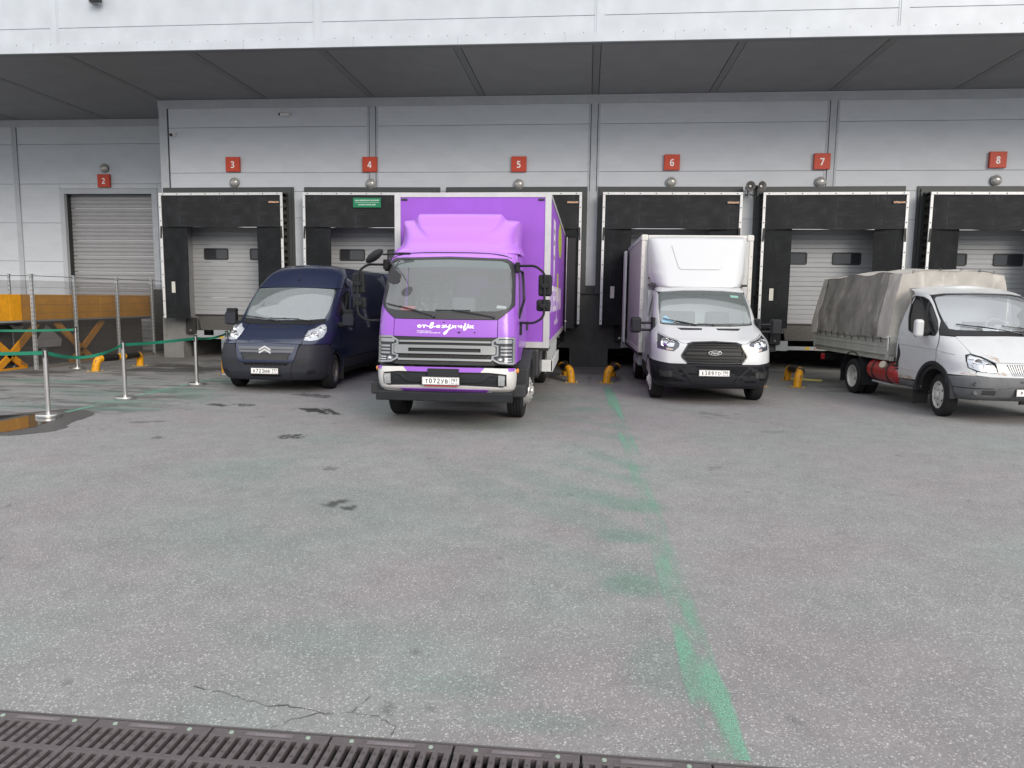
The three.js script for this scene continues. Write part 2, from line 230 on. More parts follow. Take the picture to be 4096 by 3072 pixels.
function yardBlock(xs, zs) {
  const nx = xs.length, nz = zs.length, pos = new Float32Array(nx * nz * 3), col = new Float32Array(nx * nz * 3), uv = new Float32Array(nx * nz * 2), nor = new Float32Array(nx * nz * 3), idx = [];
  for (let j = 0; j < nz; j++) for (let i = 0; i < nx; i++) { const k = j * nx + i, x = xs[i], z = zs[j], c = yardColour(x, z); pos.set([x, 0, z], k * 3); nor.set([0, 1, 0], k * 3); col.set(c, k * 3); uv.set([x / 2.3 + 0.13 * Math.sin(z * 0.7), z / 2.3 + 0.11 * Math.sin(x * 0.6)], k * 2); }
  for (let j = 0; j + 1 < nz; j++) for (let i = 0; i + 1 < nx; i++) { const a = j * nx + i, b = a + 1, c = a + nx, d = c + 1; idx.push(a, c, d, a, d, b); }
  const g = new THREE.BufferGeometry(); g.setAttribute('position', new THREE.BufferAttribute(pos, 3)); g.setAttribute('normal', new THREE.BufferAttribute(nor, 3)); g.setAttribute('color', new THREE.BufferAttribute(col, 3)); g.setAttribute('uv', new THREE.BufferAttribute(uv, 2)); g.setIndex(idx); return g;
}
const steps = (a, b, d) => { const n = Math.max(1, Math.round(Math.abs(b - a) / d)); return Array.from({ length: n + 1 }, (_, i) => a + (b - a) * i / n); };
const GR0 = -2.75, GR1 = -2.33, GX0 = -3.06, GX1 = 1.57;
{
  const far = [-300, -120, -50, -25], xd = [...far, ...steps(-16, 13, 0.045), 25, 50, 120, 300];
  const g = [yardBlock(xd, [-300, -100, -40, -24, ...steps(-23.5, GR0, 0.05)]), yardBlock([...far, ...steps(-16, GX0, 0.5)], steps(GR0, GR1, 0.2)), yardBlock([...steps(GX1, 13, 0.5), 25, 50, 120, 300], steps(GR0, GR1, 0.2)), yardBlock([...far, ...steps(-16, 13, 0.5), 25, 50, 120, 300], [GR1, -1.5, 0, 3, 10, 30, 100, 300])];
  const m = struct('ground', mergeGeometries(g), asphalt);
}
// floor paint: worn green lines as thin sheets
const worn = (seed, keep) => dataTex(128, 2048, (x, y, u, v) => { const e = fbm(x / 40, y / 60, 4, seed), f = fbm(x / 3, y / 3, 3, seed + 5), L = fbm(x / 90, y / 220, 3, seed + 9), edge = sstep(0, 0.10, u - 0.16 * e) * sstep(0, 0.10, 1 - u - 0.16 * e), a = edge * sstep(keep - 0.06, keep + 0.06, 0.55 * L + 0.25 * e + 0.28 * f); return [0.38 + 0.14 * f, 0.64 + 0.1 * f, 0.52 + 0.12 * f, a * (0.18 + 0.5 * sstep(0.40, 0.66, L)) * (hash(x, y >> 1, seed) > 0.42 ? 1 : 0.35)]; }, { srgb: true });
function lineSheet(pts, w, y, mat) { const g = []; for (let i = 0; i + 1 < pts.length; i++) { const [x0, z0] = pts[i], [x1, z1] = pts[i + 1], dx = x1 - x0, dz = z1 - z0, l = Math.hypot(dx, dz), nx = -dz / l * w / 2, nz = dx / l * w / 2; const b = new THREE.BufferGeometry(); b.setAttribute('position', new THREE.Float32BufferAttribute([x0 + nx, y, z0 + nz, x1 + nx, y, z1 + nz, x1 - nx, y, z1 - nz, x0 - nx, y, z0 - nz], 3)); b.setAttribute('normal', new THREE.Float32BufferAttribute([0, 1, 0, 0, 1, 0, 0, 1, 0, 0, 1, 0], 3)); const a = i / (pts.length - 1), c = (i + 1) / (pts.length - 1); b.setAttribute('uv', new THREE.Float32BufferAttribute([0, a, 0, c, 1, c, 1, a], 2)); b.setIndex([0, 1, 2, 0, 2, 3]); g.push(b); } return merge(g); }
const paint = (seed, keep, rgb) => std(rgb, 0.8, 0, { map: worn(seed, keep), transparent: true });
struct('floor_marking', lineSheet([[0.60, -2.78], [0.60, -3.6], [0.60, -4.6], [0.59, -6.0], [0.58, -8.2], [0.545, -10], [0.52, -11.7], [0.47, -15.2]], 0.24, 0.004), paint(81, 0.47, [1, 1, 1]));
struct('floor_marking', lineSheet([[-7.92, -15.2], [-7.86, -13.0], [-7.80, -11.4], [-7.78, -10.2]], 0.13, 0.004), paint(91, 0.34, [1, 1, 1]));
struct('floor_marking', lineSheet([[-14, -13.1], [-12.2, -13.7], [-11.3, -14.25]], 0.13, 0.004), std([0.9, 0.9, 0.9], 0.8, 0, { map: worn(95, 0.34), transparent: true }));
// cracks and joints
function crack(pts, w, seed) { const r = rng(seed), g = []; let prev = null; const out = []; for (let i = 0; i + 1 < pts.length; i++) { const n = Math.ceil(Math.hypot(pts[i + 1][0] - pts[i][0], pts[i + 1][1] - pts[i][1]) / 0.035); for (let k = 0; k < n; k++) out.push([lerp(pts[i][0], pts[i + 1][0], k / n) + (r() - 0.5) * 0.034, lerp(pts[i][1], pts[i + 1][1], k / n) + (r() - 0.5) * 0.026]); } out.push(pts[pts.length - 1]); for (let i = 0; i + 1 < out.length; i++) { const q = r(); if (q > 0.14) g.push(lineSheet([out[i], out[i + 1]], w * (0.25 + 0.95 * q * r()), 0.003)); } return merge(g); }
M.crack = std(0.06, 0.95);
struct('pavement_crack', [crack([[-1.77, -3.03], [-1.52, -2.99], [-1.40, -2.93], [-1.18, -2.93], [-1.08, -2.90], [-0.98, -2.93], [-0.93, -3.06]], 0.006, 3), crack([[-1.08, -2.9], [-1.22, -2.84], [-1.27, -2.77]], 0.006, 4), crack([[-0.98, -2.93], [-0.86, -2.9], [-0.77, -2.84], [-0.76, -2.78]], 0.005, 5)], M.crack);
struct('pavement_crack', crack([[-14, -11.5], [-10, -11.25], [-7.5, -11.0], [-5.4, -10.75]], 0.02, 6), M.crack);
// puddle: damp ground round a film of water
{
  const wob = (pts, n, amp, seed) => { const c = new THREE.CatmullRomCurve3(pts.map((p) => V(p[0], 0, p[1])), true); return c.getPoints(n).slice(0, n).map((p, i) => [p.x + amp * (fbm(i * 0.3, 1, 3, seed) - 0.5), -(p.z + amp * (fbm(i * 0.3, 7, 3, seed + 1) - 0.5))]); };
  const flat = (pts, y) => { const g = new THREE.ShapeGeometry(new THREE.Shape(pts.map((p) => new THREE.Vector2(...p)))); g.rotateX(-Math.PI / 2); g.translate(0, y, 0); return metreUV(g); };
  const damp = std([0.07, 0.066, 0.063], 0.55, 0, { bumpMap: tex(fineBump, 12), bumpScale: 0.003 });
  struct('wet_patch', flat(wob([[-9.6, -9.5], [-8.4, -9.9], [-8.25, -10.15], [-8.05, -10.45], [-7.8, -10.5], [-7.38, -10.28], [-7.22, -9.94], [-7.02, -9.32], [-6.87, -8.92], [-6.9, -8.67], [-7.25, -8.35], [-8, -8.0], [-9.4, -7.8]], 90, 0.16, 12), 0.0035), damp);
  struct('puddle', flat(wob([[-9.5, -9.35], [-8.4, -9.7], [-8.1, -10.0], [-7.65, -9.85], [-7.42, -9.4], [-7.32, -8.9], [-7.4, -8.55], [-8, -8.3], [-9.3, -8.1]], 80, 0.14, 14), 0.007), phys([0.045, 0.042, 0.038], 0.025, { ior: 1.33 }));
}

// ---- drain: cast iron sections over a concrete trough ----
{
  const trough = struct('drain_channel', [box(GX0, GX1, -0.4, -0.36, GR0 + 0.02, GR1 - 0.02), box(GX0, GX1, -0.4, -0.032, GR0, GR0 + 0.028), box(GX0, GX1, -0.4, -0.032, GR1 - 0.028, GR1)], std([0.10, 0.095, 0.09], 0.9, 0, { map: tex(concTex, 2) }));
  struct('channel_edge', [box(GX0, GX1, -0.06, 0.003, GR0 - 0.006, GR0 - 0.001), box(GX0, GX1, -0.06, 0.003, GR1 + 0.001, GR1 + 0.006)], std([0.12, 0.11, 0.11], 0.6, 0.3));
  const iron = std([0.125, 0.11, 0.114], 0.5, 0.15, { map: tex(dataTex(256, 256, (x, y) => { const n = 0.75 + 0.4 * fbm(x / 10, y / 10, 4, 88, 25) - 0.1; return [n, n * 0.97, n * 0.96]; }), 3), bumpMap: tex(fineBump, 10), bumpScale: 0.003 });
  const z0 = GR0 + 0.003, z1 = GR1 - 0.003, zm = (z0 + z1) / 2, L = 0.5075;
  const rows = [[z0 + 0.052, zm - 0.016], [zm + 0.016, z1 - 0.052]];
  const frame = merge([rbox(0.003, L - 0.003, -0.04, 0, z0, rows[0][0], 0.004), rbox(0.003, L - 0.003, -0.04, 0, rows[0][1], rows[1][0], 0.004), rbox(0.003, L - 0.003, -0.04, 0, rows[1][1], z1, 0.004)]);
  const bars = rows.map(([a, b]) => { // a bar with two raised studs
    const g = [rbox(-0.0125, 0.0125, -0.045, -0.001, a - 0.006, b + 0.006, 0.004)]; for (const t of [0.3, 0.7]) { const s = new THREE.CylinderGeometry(0.004, 0.006, 0.004, 8); s.translate(0, 0.0005, lerp(a, b, t)); g.push(s); } return merge(g);
  });
  const bolt = merge([move(new THREE.CylinderGeometry(0.009, 0.011, 0.005, 12), 0, 0.001, z0 + 0.026)]), boltM = std([0.26, 0.33, 0.27], 0.7, 0.1);
  const words = canvasTex(512, 64, (c, w, h) => { c.fillStyle = '#6d6567'; c.fillRect(0, 0, w, h); c.font = 'bold 44px sans-serif'; c.fillStyle = '#857d7f'; c.textAlign = 'center'; c.textBaseline = 'middle'; c.fillText('\u25A2 STANDARTPARK', w / 2, h / 2 + 2); });
  const wordM = std([1, 1, 1], 0.5, 0.3, { map: words });
  const makeGrate = () => {
    const t = thing('drain_grate', 'slotted cast iron drain grate section set in the asphalt along the bottom edge', 'drain grate', [0, 0, 0], 0, 'drain grate sections in one row');
    part(t, 'grate_frame', frame, iron);
    for (let r = 0; r < 2; r++) for (let k = 0; k < 11; k++) { const b = part(t, 'bar', bars[r], iron); b.position.x = k === 0 ? 0.0185 : k === 10 ? L - 0.0185 : 0.0155 + 0.0035 + k * (L - 0.038) / 10; }
    for (const x of [0.09, L - 0.09]) { const b = part(t, 'bolt', bolt, boltM); b.position.x = x; }
    const s = new THREE.PlaneGeometry(0.2, 0.026); s.rotateX(-Math.PI / 2); s.translate(L / 2, 0.0012, z0 + 0.026); part(t, 'raised_lettering', s, wordM);
    return t;
  };
  const first = makeGrate(); let i = 0; const ORD = ['first', 'second', 'third', 'fourth', 'fifth', 'sixth', 'seventh', 'eighth', 'ninth', 'tenth'];
  for (let x = GX0 + 0.02; x < GX1 - 0.4; x += L + 0.003) { let t = first; if (i++) { t = first.clone(); t.name = numbered('drain_grate'); t.userData = { ...first.userData }; scene.add(t); } t.userData.label = ORD[i - 1] + ' slotted iron drain grate section of the row, counted from its left end'; t.position.x = x; }
}

// ---- building ----
const PX = [-5.785, 0.082, 6.012, 11.94];           // pilasters, 6 m bays
const bld = thing('warehouse', 'long light grey panel clad warehouse wall with six loading docks', 'warehouse', [0, 0, WZ]);
const wallGap = 0.008;
{
  const xs = [-11.52, ...PX, 18];
  for (let b = 0; b + 1 < xs.length; b++) {
    const a = xs[b] + (b ? 0.145 : 0.0), e = xs[b + 1] - 0.145;
    for (const [y0, y1] of [[6.297, 6.80], [5.097, 6.289], [4.60, 5.089]]) part(bld, 'wall_panel', rbox(a, e, y0, y1, -0.14, 0, 0.004, 1), M.clad);
  }
  part(bld, 'backing_wall', [box(-11.6, 18, 4.0, 7, -0.3, -0.15)], M.groove);
  for (const x of PX) { // flat strip in a channel, screwed side trims
    const low = x === 0.082 ? 2.156 : 4.69;
    part(bld, 'pilaster', [box(x - 0.078, x + 0.078, low, 6.80, -0.03, 0.022)], M.trim);
    part(bld, 'pilaster_groove', [box(x - 0.10, x + 0.10, low, 6.80, -0.1, -0.03)], M.groove);
    const sc = []; for (let y = low + 0.15; y < 6.7; y += 0.3) for (const s of [-1, 1]) sc.push(move(new THREE.CylinderGeometry(0.008, 0.008, 0.008, 6), x + s * 0.125, y, 0.012, Math.PI / 2));
    part(bld, 'side_trim', [box(x - 0.148, x - 0.096, low, 6.80, -0.04, 0.009), box(x + 0.096, x + 0.148, low, 6.80, -0.04, 0.009)], M.trim);
    part(bld, 'screws', merge(sc), M.darkTrim).userData.kind = 'stuff';
  }
  // corner column on the left
  part(bld, 'corner_trim', [box(-11.76, -11.53, 2.1, 6.984, -1.95, 0.026)], M.trim);
  part(bld, 'corner_groove', [box(-11.53, -11.50, 4.69, 6.8, -0.05, 0.012)], M.groove);
  // beam under the soffit, in lengths
  const jx = [-11.78, -8.4, -6.05, -3.6, -1.05, 1.2, 4.4, 7.6, 11, 18]; for (let i = 0; i + 1 < jx.length; i++) part(bld, 'eaves_trim', box(jx[i] + 0.002, jx[i + 1] - 0.002, 6.80, 6.985, -0.1, 0.03 + 0.004 * (i % 2)), M.trim);
  part(bld, 'ledge_trim', box(-11.78, 18, 6.985, 7.008, -0.1, 0.055), M.fascia);
  // wall between the shelters: a strip of cladding over a dark plinth
  const edges = [-11.5, ...DC, 14];
  for (let i = 0; i < DC.length; i++) {
    const a = DC[i] + 1.60, b = i + 1 < DC.length ? DC[i + 1] - 1.60 : 14;
    for (const [y0, y1] of [[3.897, 4.592], [2.16, 3.889]]) part(bld, 'wall_panel', box(a, b, y0, y1, -0.14, 0), M.clad);
    part(bld, 'plinth_trim', [box(a, b, 1.935, 2.156, -0.1, 0.02), box(a, b, 1.925, 1.95, -0.1, 0.035)], M.darkTrim2);
    part(bld, 'plinth', box(DC[i] + 1.30, i + 1 < DC.length ? DC[i + 1] - 1.30 : 14, 1.17, 1.926, -0.4, 0), M.plinth);
    part(bld, 'plinth', box(DC[i] + 1.1, i + 1 < DC.length ? DC[i + 1] - 1.1 : 14, 0.50, 1.17, -0.4, 0), M.plinth);
    part(bld, 'plinth', box(DC[i] + 1.48, i + 1 < DC.length ? DC[i + 1] - 1.48 : 14, -0.05, 0.50, -2.2, 0), M.plinth);
  }
  part(bld, 'wall_panel', box(-11.53, DC[0] - 1.60, 2.16, 4.592, -0.14, 0), M.clad);
  part(bld, 'plinth', [box(-11.76, DC[0] - 1.30, 1.17, 2.1, -0.5, 0)], M.plinth);
  part(bld, 'plinth', [box(-11.9, DC[0] - 1.1, 0.50, 1.17, -0.4, 0.003)], M.concrete);
  part(bld, 'plinth', [box(-11.9, DC[0] - 1.48, -0.05, 0.50, -0.4, 0.003)], M.concrete);
  part(bld, 'plinth', [box(DC[0] - 1.9, DC[0] - 1.50, -0.05, 0.50, -2.2, -0.4)], M.plinth);
  part(bld, 'pit_lining', [box(-12, 14, -0.05, 3.98, -4.2, -4.1), box(-12, 14, 1.10, 1.16, -4.1, -0.45)], M.pit);
  // return wall of the recess, and the recessed wall with door 2
  const R = LZ - WZ;
  part(bld, 'return_wall', box(-11.74, -11.6, 0, 7, R - 0.2, -0.5), M.clad);
  for (const [y0, y1] of [[6.297, 6.81], [5.112, 6.289]]) { part(bld, 'wall_panel', rbox(-17.58, -11.75, y0, y1, R - 0.14, R, 0.004, 1), M.clad); part(bld, 'wall_panel', rbox(-24, -17.75, y0, y1, R - 0.14, R, 0.004, 1), M.clad); }
  for (const [y0, y1] of [[3.932, 5.104], [2.755, 3.924], [1.56, 2.747], [0.3, 1.552]]) {
    part(bld, 'wall_panel', rbox(-17.58, -16.28, y0, y1, R - 0.14, R, 0.004, 1), M.clad); part(bld, 'wall_panel', rbox(-24, -17.75, y0, y1, R - 0.14, R, 0.004, 1), M.clad); part(bld, 'wall_panel', rbox(-13.09, -11.75, y0, y1, R - 0.14, R, 0.004, 1), M.clad);
  }
  part(bld, 'wall_panel', rbox(-16.272, -13.098, 4.97, 5.104, R - 0.14, R, 0.004, 1), M.clad);
  part(bld, 'backing_wall', [box(-24, -16.3, 0, 7, R - 0.3, R - 0.15), box(-13.1, -11.6, 0, 7, R - 0.3, R - 0.15), box(-16.3, -13.1, 5, 7, R - 0.3, R - 0.15)], M.groove);
  part(bld, 'plinth', [box(-24, -16.28, 0, 0.3, R - 0.14, R + 0.02), box(-13.09, -11.8, 0, 0.3, R - 0.14, R + 0.02)], M.plinth);
  part(bld, 'pilaster', [box(-17.74, -17.59, 4.5, 6.81, R - 0.05, R + 0.035), box(-17.745, -17.585, 0, 4.498, R - 0.05, R + 0.03)], M.trim);
  part(bld, 'eaves_trim', box(-24, -15.3, 6.81, 6.995, R - 0.1, R + 0.03), M.trim); part(bld, 'eaves_trim', box(-15.296, -11.76, 6.81, 6.995, R - 0.1, R + 0.034), M.trim);
  part(bld, 'ledge_trim', box(-24, -11.78, 6.995, 7.008, R - 0.1, R + 0.05), M.fascia);
  part(bld, 'door_frame', [box(-16.275, -16.125, 0, 4.962, R - 0.1, R + 0.02), box(-13.275, -13.095, 0, 4.962, R - 0.1, R + 0.02), box(-16.125, -13.275, 4.81, 4.962, R - 0.1, R + 0.02)], M.trim);
  part(bld, 'door_reveal', [box(-16.16, -16.12, 0, 4.81, R - 0.45, R - 0.1), box(-13.28, -13.24, 0, 4.81, R - 0.45, R - 0.1), box(-16.16, -13.24, 4.805, 4.85, R - 0.45, R - 0.1)], M.darkTrim2);
  // dark low door and box at the right of the recess
  part(bld, 'service_hatch', [box(-13.30, -12.0, 0, 1.92, R + 0.025, R + 0.09), ...[0.3, 0.55, 0.82, 1.1, 1.36, 1.62].map((y) => box(-13.30, -12.0, y, y + 0.02, R + 0.09, R + 0.105))], M.darkTrim2);
}
// canopy: fascia over a dark soffit
const can = thing('canopy', 'deep flat canopy with white panelled fascia and dark grey underside', 'canopy', [0, SOF, -15.7]);
{
  const sx = (k) => -5.783 + 2.9325 * k;
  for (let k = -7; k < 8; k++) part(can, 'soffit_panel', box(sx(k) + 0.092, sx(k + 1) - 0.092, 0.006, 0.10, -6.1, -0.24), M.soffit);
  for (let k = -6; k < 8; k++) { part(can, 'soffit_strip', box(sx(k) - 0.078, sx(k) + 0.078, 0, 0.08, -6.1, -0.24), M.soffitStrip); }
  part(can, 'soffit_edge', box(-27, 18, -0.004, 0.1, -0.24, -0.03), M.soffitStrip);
  part(can, 'deck', box(-27, 18, 0.10, 0.3, -6.4, -0.12), M.groove);
  const fx = [-17.6, -11.69, -5.773, 0.117, 5.993, 11.9, 18];
  for (let i = 0; i + 1 < fx.length; i++) for (const [y0, y1] of [[0.15, 0.487], [0.497, 1.69], [1.70, 2.9], [2.91, 4.1]]) part(can, 'fascia_panel', rbox(fx[i] + 0.085, fx[i + 1] - 0.085, y0, y1, -0.1, 0, 0.003, 1), M.fascia);
  for (const x of fx.slice(1, -1)) { part(can, 'fascia_post', [box(x - 0.06, x + 0.06, 0.144, 4.1, -0.05, 0.02), box(x - 0.098, x + 0.098, 0.144, 4.1, -0.1, 0.009)], M.fascia); }
  const tx = [-17.5, -14.6, -12.2, -9.80, -7.40, -5.0, -2.785, -0.572, 1.637, 3.865, 6.1, 8.35, 10.6, 13]; for (let i = 0; i + 1 < tx.length; i++) part(can, 'fascia_trim', [box(tx[i] + 0.0015, tx[i + 1] - 0.0015, -0.025, 0.142, -0.03, 0.028 + 0.003 * (i % 2))], M.fascia);
  const riv = []; for (let x = -13; x < 9; x += 0.4) riv.push(move(new THREE.CylinderGeometry(0.009, 0.009, 0.01, 6), x, 0.158, 0.003, Math.PI / 2)); part(can, 'rivets', merge(riv), M.darkTrim).userData.kind = 'stuff';
}
// ================= DOCKS =================
const NUM = [3, 4, 5, 6, 7, 8];
const WHERE = ['left of the blue van', 'behind the blue van', 'behind the purple truck', 'behind the white box van', 'just left of the pickup', 'at the right edge'], WORD = { 2: 'two', 3: 'three', 4: 'four', 5: 'five', 6: 'six', 7: 'seven', 8: 'eight' };
const OVER = { 2: 'the roller door in the left recess', 3: 'the dock left of the blue van', 4: 'the green customs plate', 5: 'the purple truck', 6: 'the white box van', 7: 'the horn loudspeakers and the empty dock', 8: 'the dock cut by the right edge' };
// scuffed black tarpaulin
const tarpTex = dataTex(512, 512, (x, y, u, v) => { const a = fbm(x / 60, y / 60, 5, 101, 9), b = fbm(x / 5, y / 70, 4, 102, 102), c = fbm(x / 90, y / 14, 4, 103, 6); const n = 0.30 + 0.26 * a + 0.34 * sstep(0.62, 0.8, b) * sstep(0.5, 0.7, a) + 0.16 * sstep(0.5, 0.75, c); return [n, n * 1.01, n * 1.02]; });
M.tarp = phys([0.050, 0.053, 0.058], 0.62, { specularIntensity: 0.35, map: tex(tarpTex, 0.45), bumpMap: tex(fineBump, 2), bumpScale: 0.006 });
M.tarpSide = phys([0.030, 0.033, 0.037], 0.7, { specularIntensity: 0.35, map: tex(tarpTex, 0.6, 0.3), bumpMap: tex(fineBump, 2), bumpScale: 0.006 });
M.bellows = phys([0.06, 0.058, 0.052], 0.75, { specularIntensity: 0.4 });
M.door = std([0.335, 0.345, 0.36], 0.5, 0, { map: tex(clad, 0.5, 0.8) });
M.rollDoor = std([0.36, 0.36, 0.37], 0.5, 0.1, { map: tex(clad, 0.5, 0.8) });
M.reveal = std([0.25, 0.255, 0.26], 0.7, 0, { map: tex(mottle, 1) });
M.windowGlass = phys([0.035, 0.037, 0.042], 0.06, { map: null });
const chequer = (() => { const N = 256; const f = (x, y) => { const cell = 32, cx = Math.floor(x / cell), cy = Math.floor(y / cell), u = (x % cell) / cell - 0.5, v = (y % cell) / cell - 0.5, s = (cx + cy) % 2 ? 1 : -1, p = (u + s * v) * 0.707, q = (u - s * v) * 0.707; return clamp(1.25 - Math.hypot(p / 0.40, q / 0.13) ** 2) ; }; return [dataTex(N, N, (x, y) => { const h = f(x, y), n = 0.55 + 0.42 * h + 0.25 * (fbm(x / 24, y / 24, 3, 5, 11) - 0.5); return [n, n * 0.98, n * 0.95]; }), dataTex(N, N, (x, y) => { const h = f(x, y); return [h, h, h]; })]; })();
M.chequer = std([0.20, 0.195, 0.19], 0.45, 0.5, { map: tex(chequer[0], 3.2), bumpMap: tex(chequer[1], 3.2), bumpScale: 0.004 });
const hormann = canvasTex(256, 48, (c, w, h) => { c.fillStyle = '#181b22'; c.fillRect(0, 0, w, h); c.font = 'bold 40px serif'; c.textAlign = 'center'; c.textBaseline = 'middle'; c.lineWidth = 3; c.strokeStyle = '#e6dfd8'; c.strokeText('HÖRMANN', w / 2, h / 2 + 3); c.fillStyle = '#d98a3e'; c.fillText('HÖRMANN', w / 2, h / 2 + 3); });
M.hormann = std([1, 1, 1], 0.6, 0, { map: hormann });
const sticker = canvasTex(64, 192, (c, w, h) => { c.fillStyle = '#d9d8d2'; c.fillRect(0, 0, w, h); c.fillStyle = '#8a8a86'; const r = rng(5); for (let x = 12; x < w - 8; x += 12) for (let y = 10; y < h - 10; y += 7) if (r() < 0.72) c.fillRect(x, y, 4 + r() * 3, 4); });
M.sticker = std([0.85, 0.85, 0.83], 0.7, 0, { map: sticker });
const HW = 1.735, ST = 4.50, SB = 1.14;
// pleated curtain between wall and front frame
function bellowsSide(sgn, seed) { return grid((u, v) => { const y = lerp(SB, ST - 0.02, v), z = lerp(0.02, 0.47, u), w = Math.sin(Math.PI * u); const x = sgn * (HW - 0.045 + w * (0.075 * Math.sin(y * 33 + 4 * fbm(y * 1.7, u * 2, 2, seed)) - 0.06 + 0.04 * fbm(y * 7, u * 4, 2, seed + 3))); return [x, y, z]; }, 10, 150); }
// top apron with a slack bulge, creases and a curled lower edge; side flaps hang from the frame
function apron(seed) { return grid((u, v) => { const x = lerp(-HW + 0.06, HW - 0.06, u), y = lerp(3.592 + 0.012 * Math.sin(u * 9 + seed), ST - 0.06, v), e = Math.min(u, 1 - u) * 2; const z = 0.475 + 0.03 * Math.sin(Math.PI * v) * sstep(0, 0.15, e) + 0.018 * (fbm(u * 9, v * 3, 3, seed) - 0.5) + 0.035 * (1 - v) * (1 - v) * sstep(0, 0.3, e); return [x, y, z]; }, 60, 24, (u, v, p) => [p[0] + seed, p[1]]); }
function sideFlap(sgn, seed) { return grid((u, v) => { const x = sgn * lerp(HW - 0.06, HW - 0.75, u), y = lerp(SB - 0.01, 3.62, v), z = 0.462 - 0.02 * u + 0.02 * (fbm(u * 2, v * 5, 3, seed) - 0.5) + 0.012 * Math.sin(v * 7 + seed) * u; return [x, y, z]; }, 14, 40, (u, v, p) => [p[0] + seed * 0.7, p[1]]); }
DC.forEach((cx, i) => {
  const dcx = DOORC[i] - cx;
  // -- shelter --
  const s = thing('dock_shelter', 'black dock shelter with white frame under orange sign ' + WORD[NUM[i]] + ', ' + WHERE[i], 'dock shelter', [cx, 0, WZ], 0, 'dock shelters along the wall');
  s.rotation.z = [0.004, -0.003, 0.002, -0.002, 0.004, -0.002][i];
  const fl = i === 3 || i === 4 ? [-1.862, 1.815] : [-1.862, 1.87];
  part(s, 'wall_flange', [box(fl[0], -1.60, 1.94, 4.70, 0.006, 0.05), box(1.60, fl[1], 1.94, 4.70, 0.006, 0.05), box(-1.60, 1.60, 4.45, 4.70, 0.006, 0.05), box(fl[0] + 0.06, -1.68, 1.94, 4.64, 0.05, 0.085), box(1.68, fl[1] - 0.06, 1.94, 4.64, 0.05, 0.085), box(-1.68, 1.68, 4.50, 4.64, 0.05, 0.085)], M.darkTrim);
  for (const k of [-1, 1]) part(s, 'rear_frame', [box(k * HW - 0.025 * (k + 1), k * HW - 0.025 * (k - 1), SB, 4.54, 0.09, 0.13), box(k * HW - 0.025 * (k + 1), k * HW - 0.025 * (k - 1), SB, 1.94, 0.0, 0.09)], M.darkTrim2);
  part(s, 'roof_cover', box(-HW, HW, ST - 0.02, ST + 0.004, 0.09, 0.47), M.bellows);
  part(s, 'side_curtain', bellowsSide(-1, i * 7), M.bellows); part(s, 'side_curtain', bellowsSide(1, i * 7 + 3), M.bellows);
  const bolts = [];
  const fm = (name, g) => part(s, name, g, M.alu);
  fm('top_rail', rbox(-HW, HW, ST - 0.068, ST, 0.465, 0.503, 0.006)); fm('side_rail', rbox(-HW, -HW + 0.066, SB, ST - 0.069, 0.468, 0.5, 0.006)); fm('side_rail', rbox(HW - 0.066, HW, SB, ST - 0.069, 0.468, 0.5, 0.006));
  for (let y = SB + 0.1; y < 4.4; y += 0.36) for (const k of [-1, 1]) bolts.push(move(new THREE.CylinderGeometry(0.014, 0.014, 0.012, 8), k * (HW - 0.033), y, 0.503, Math.PI / 2));
  for (let x = -1.6; x < 1.7; x += 0.4) bolts.push(move(new THREE.CylinderGeometry(0.014, 0.014, 0.012, 8), x, ST - 0.034, 0.506, Math.PI / 2));
  part(s, 'bolts', merge(bolts), M.black).userData.kind = 'stuff';
  const ap = part(s, 'top_flap', apron(i * 1.37), M.tarp), L = part(s, 'side_flap', sideFlap(-1, i + 0.3), M.tarpSide), Rr = part(s, 'side_flap', sideFlap(1, i + 0.8), M.tarpSide);
  for (const k of [-1, 1]) part(s, 'corner_strap', prism([[k * 1.71, 3.62], [k * (1.71 + 0.012), 3.30], [k * (1.71 - 0.03), 3.29], [k * 1.655, 3.62]], 0.503, 0.513), M.black);
  if (i !== 1) { const t = sheet(1.345, 1.665, 4.215, 4.275, 0.527); part(s, 'maker_label', t, M.hormann); }
  part(s, 'sticker', sheet(-1.475, -1.375, 1.83, 2.13, 0.479), M.sticker);
  // -- door --
  const d = thing('sectional_door', 'grey ribbed door with two windows in the dock ' + WHERE[i], 'dock door', [DOORC[i], 1.22, WZ - 0.35], 0, 'sectional doors of the docks');
  const ribbed = (h) => { const pts = [[0, 0.002]]; for (let k = 0; k < 4; k++) { const b = k * h / 4; pts.push([0, b + 0.004], [0.012, b + 0.016], [0.012, b + h / 4 - 0.012]); if (k < 3) pts.push([0, b + h / 4 - 0.002]); } pts.push([0.0, h - 0.002], [-0.035, h - 0.002], [-0.035, 0.002]); const g = prism(pts, -1.37, 1.37); return metreUV(g.applyMatrix4(new THREE.Matrix4().makeBasis(V(0, 0, 1), V(0, 1, 0), V(-1, 0, 0)))); };
  for (let k = 0; k < 5; k++) { const p = part(d, 'door_panel', ribbed(0.49), M.door); p.position.y = k * 0.49; }
  for (const x of [-0.675, 0.675]) {
    const w = part(d, 'window_frame', prism(roundRect(x - 0.36, x + 0.36, 1.545, 1.865, 0.05), 0.004, 0.034, 0.006, [roundRect(x - 0.325, x + 0.325, 1.58, 1.83, 0.03)]), M.black);
    part(w, 'pane', sheet(x - 0.33, x + 0.33, 1.575, 1.835, 0.016), M.windowGlass);
  }
  part(d, 'bottom_seal', box(-1.37, 1.37, -0.045, 0.0, -0.03, 0.0), M.rubber);
  part(d, 'jamb', [box(-1.46, -1.372, -0.06, 2.75, -0.1, 0.35), box(1.372, 1.46, -0.06, 2.75, -0.1, 0.35), box(-1.46, 1.46, 2.46, 2.75, -0.05, 0.345)], M.reveal);
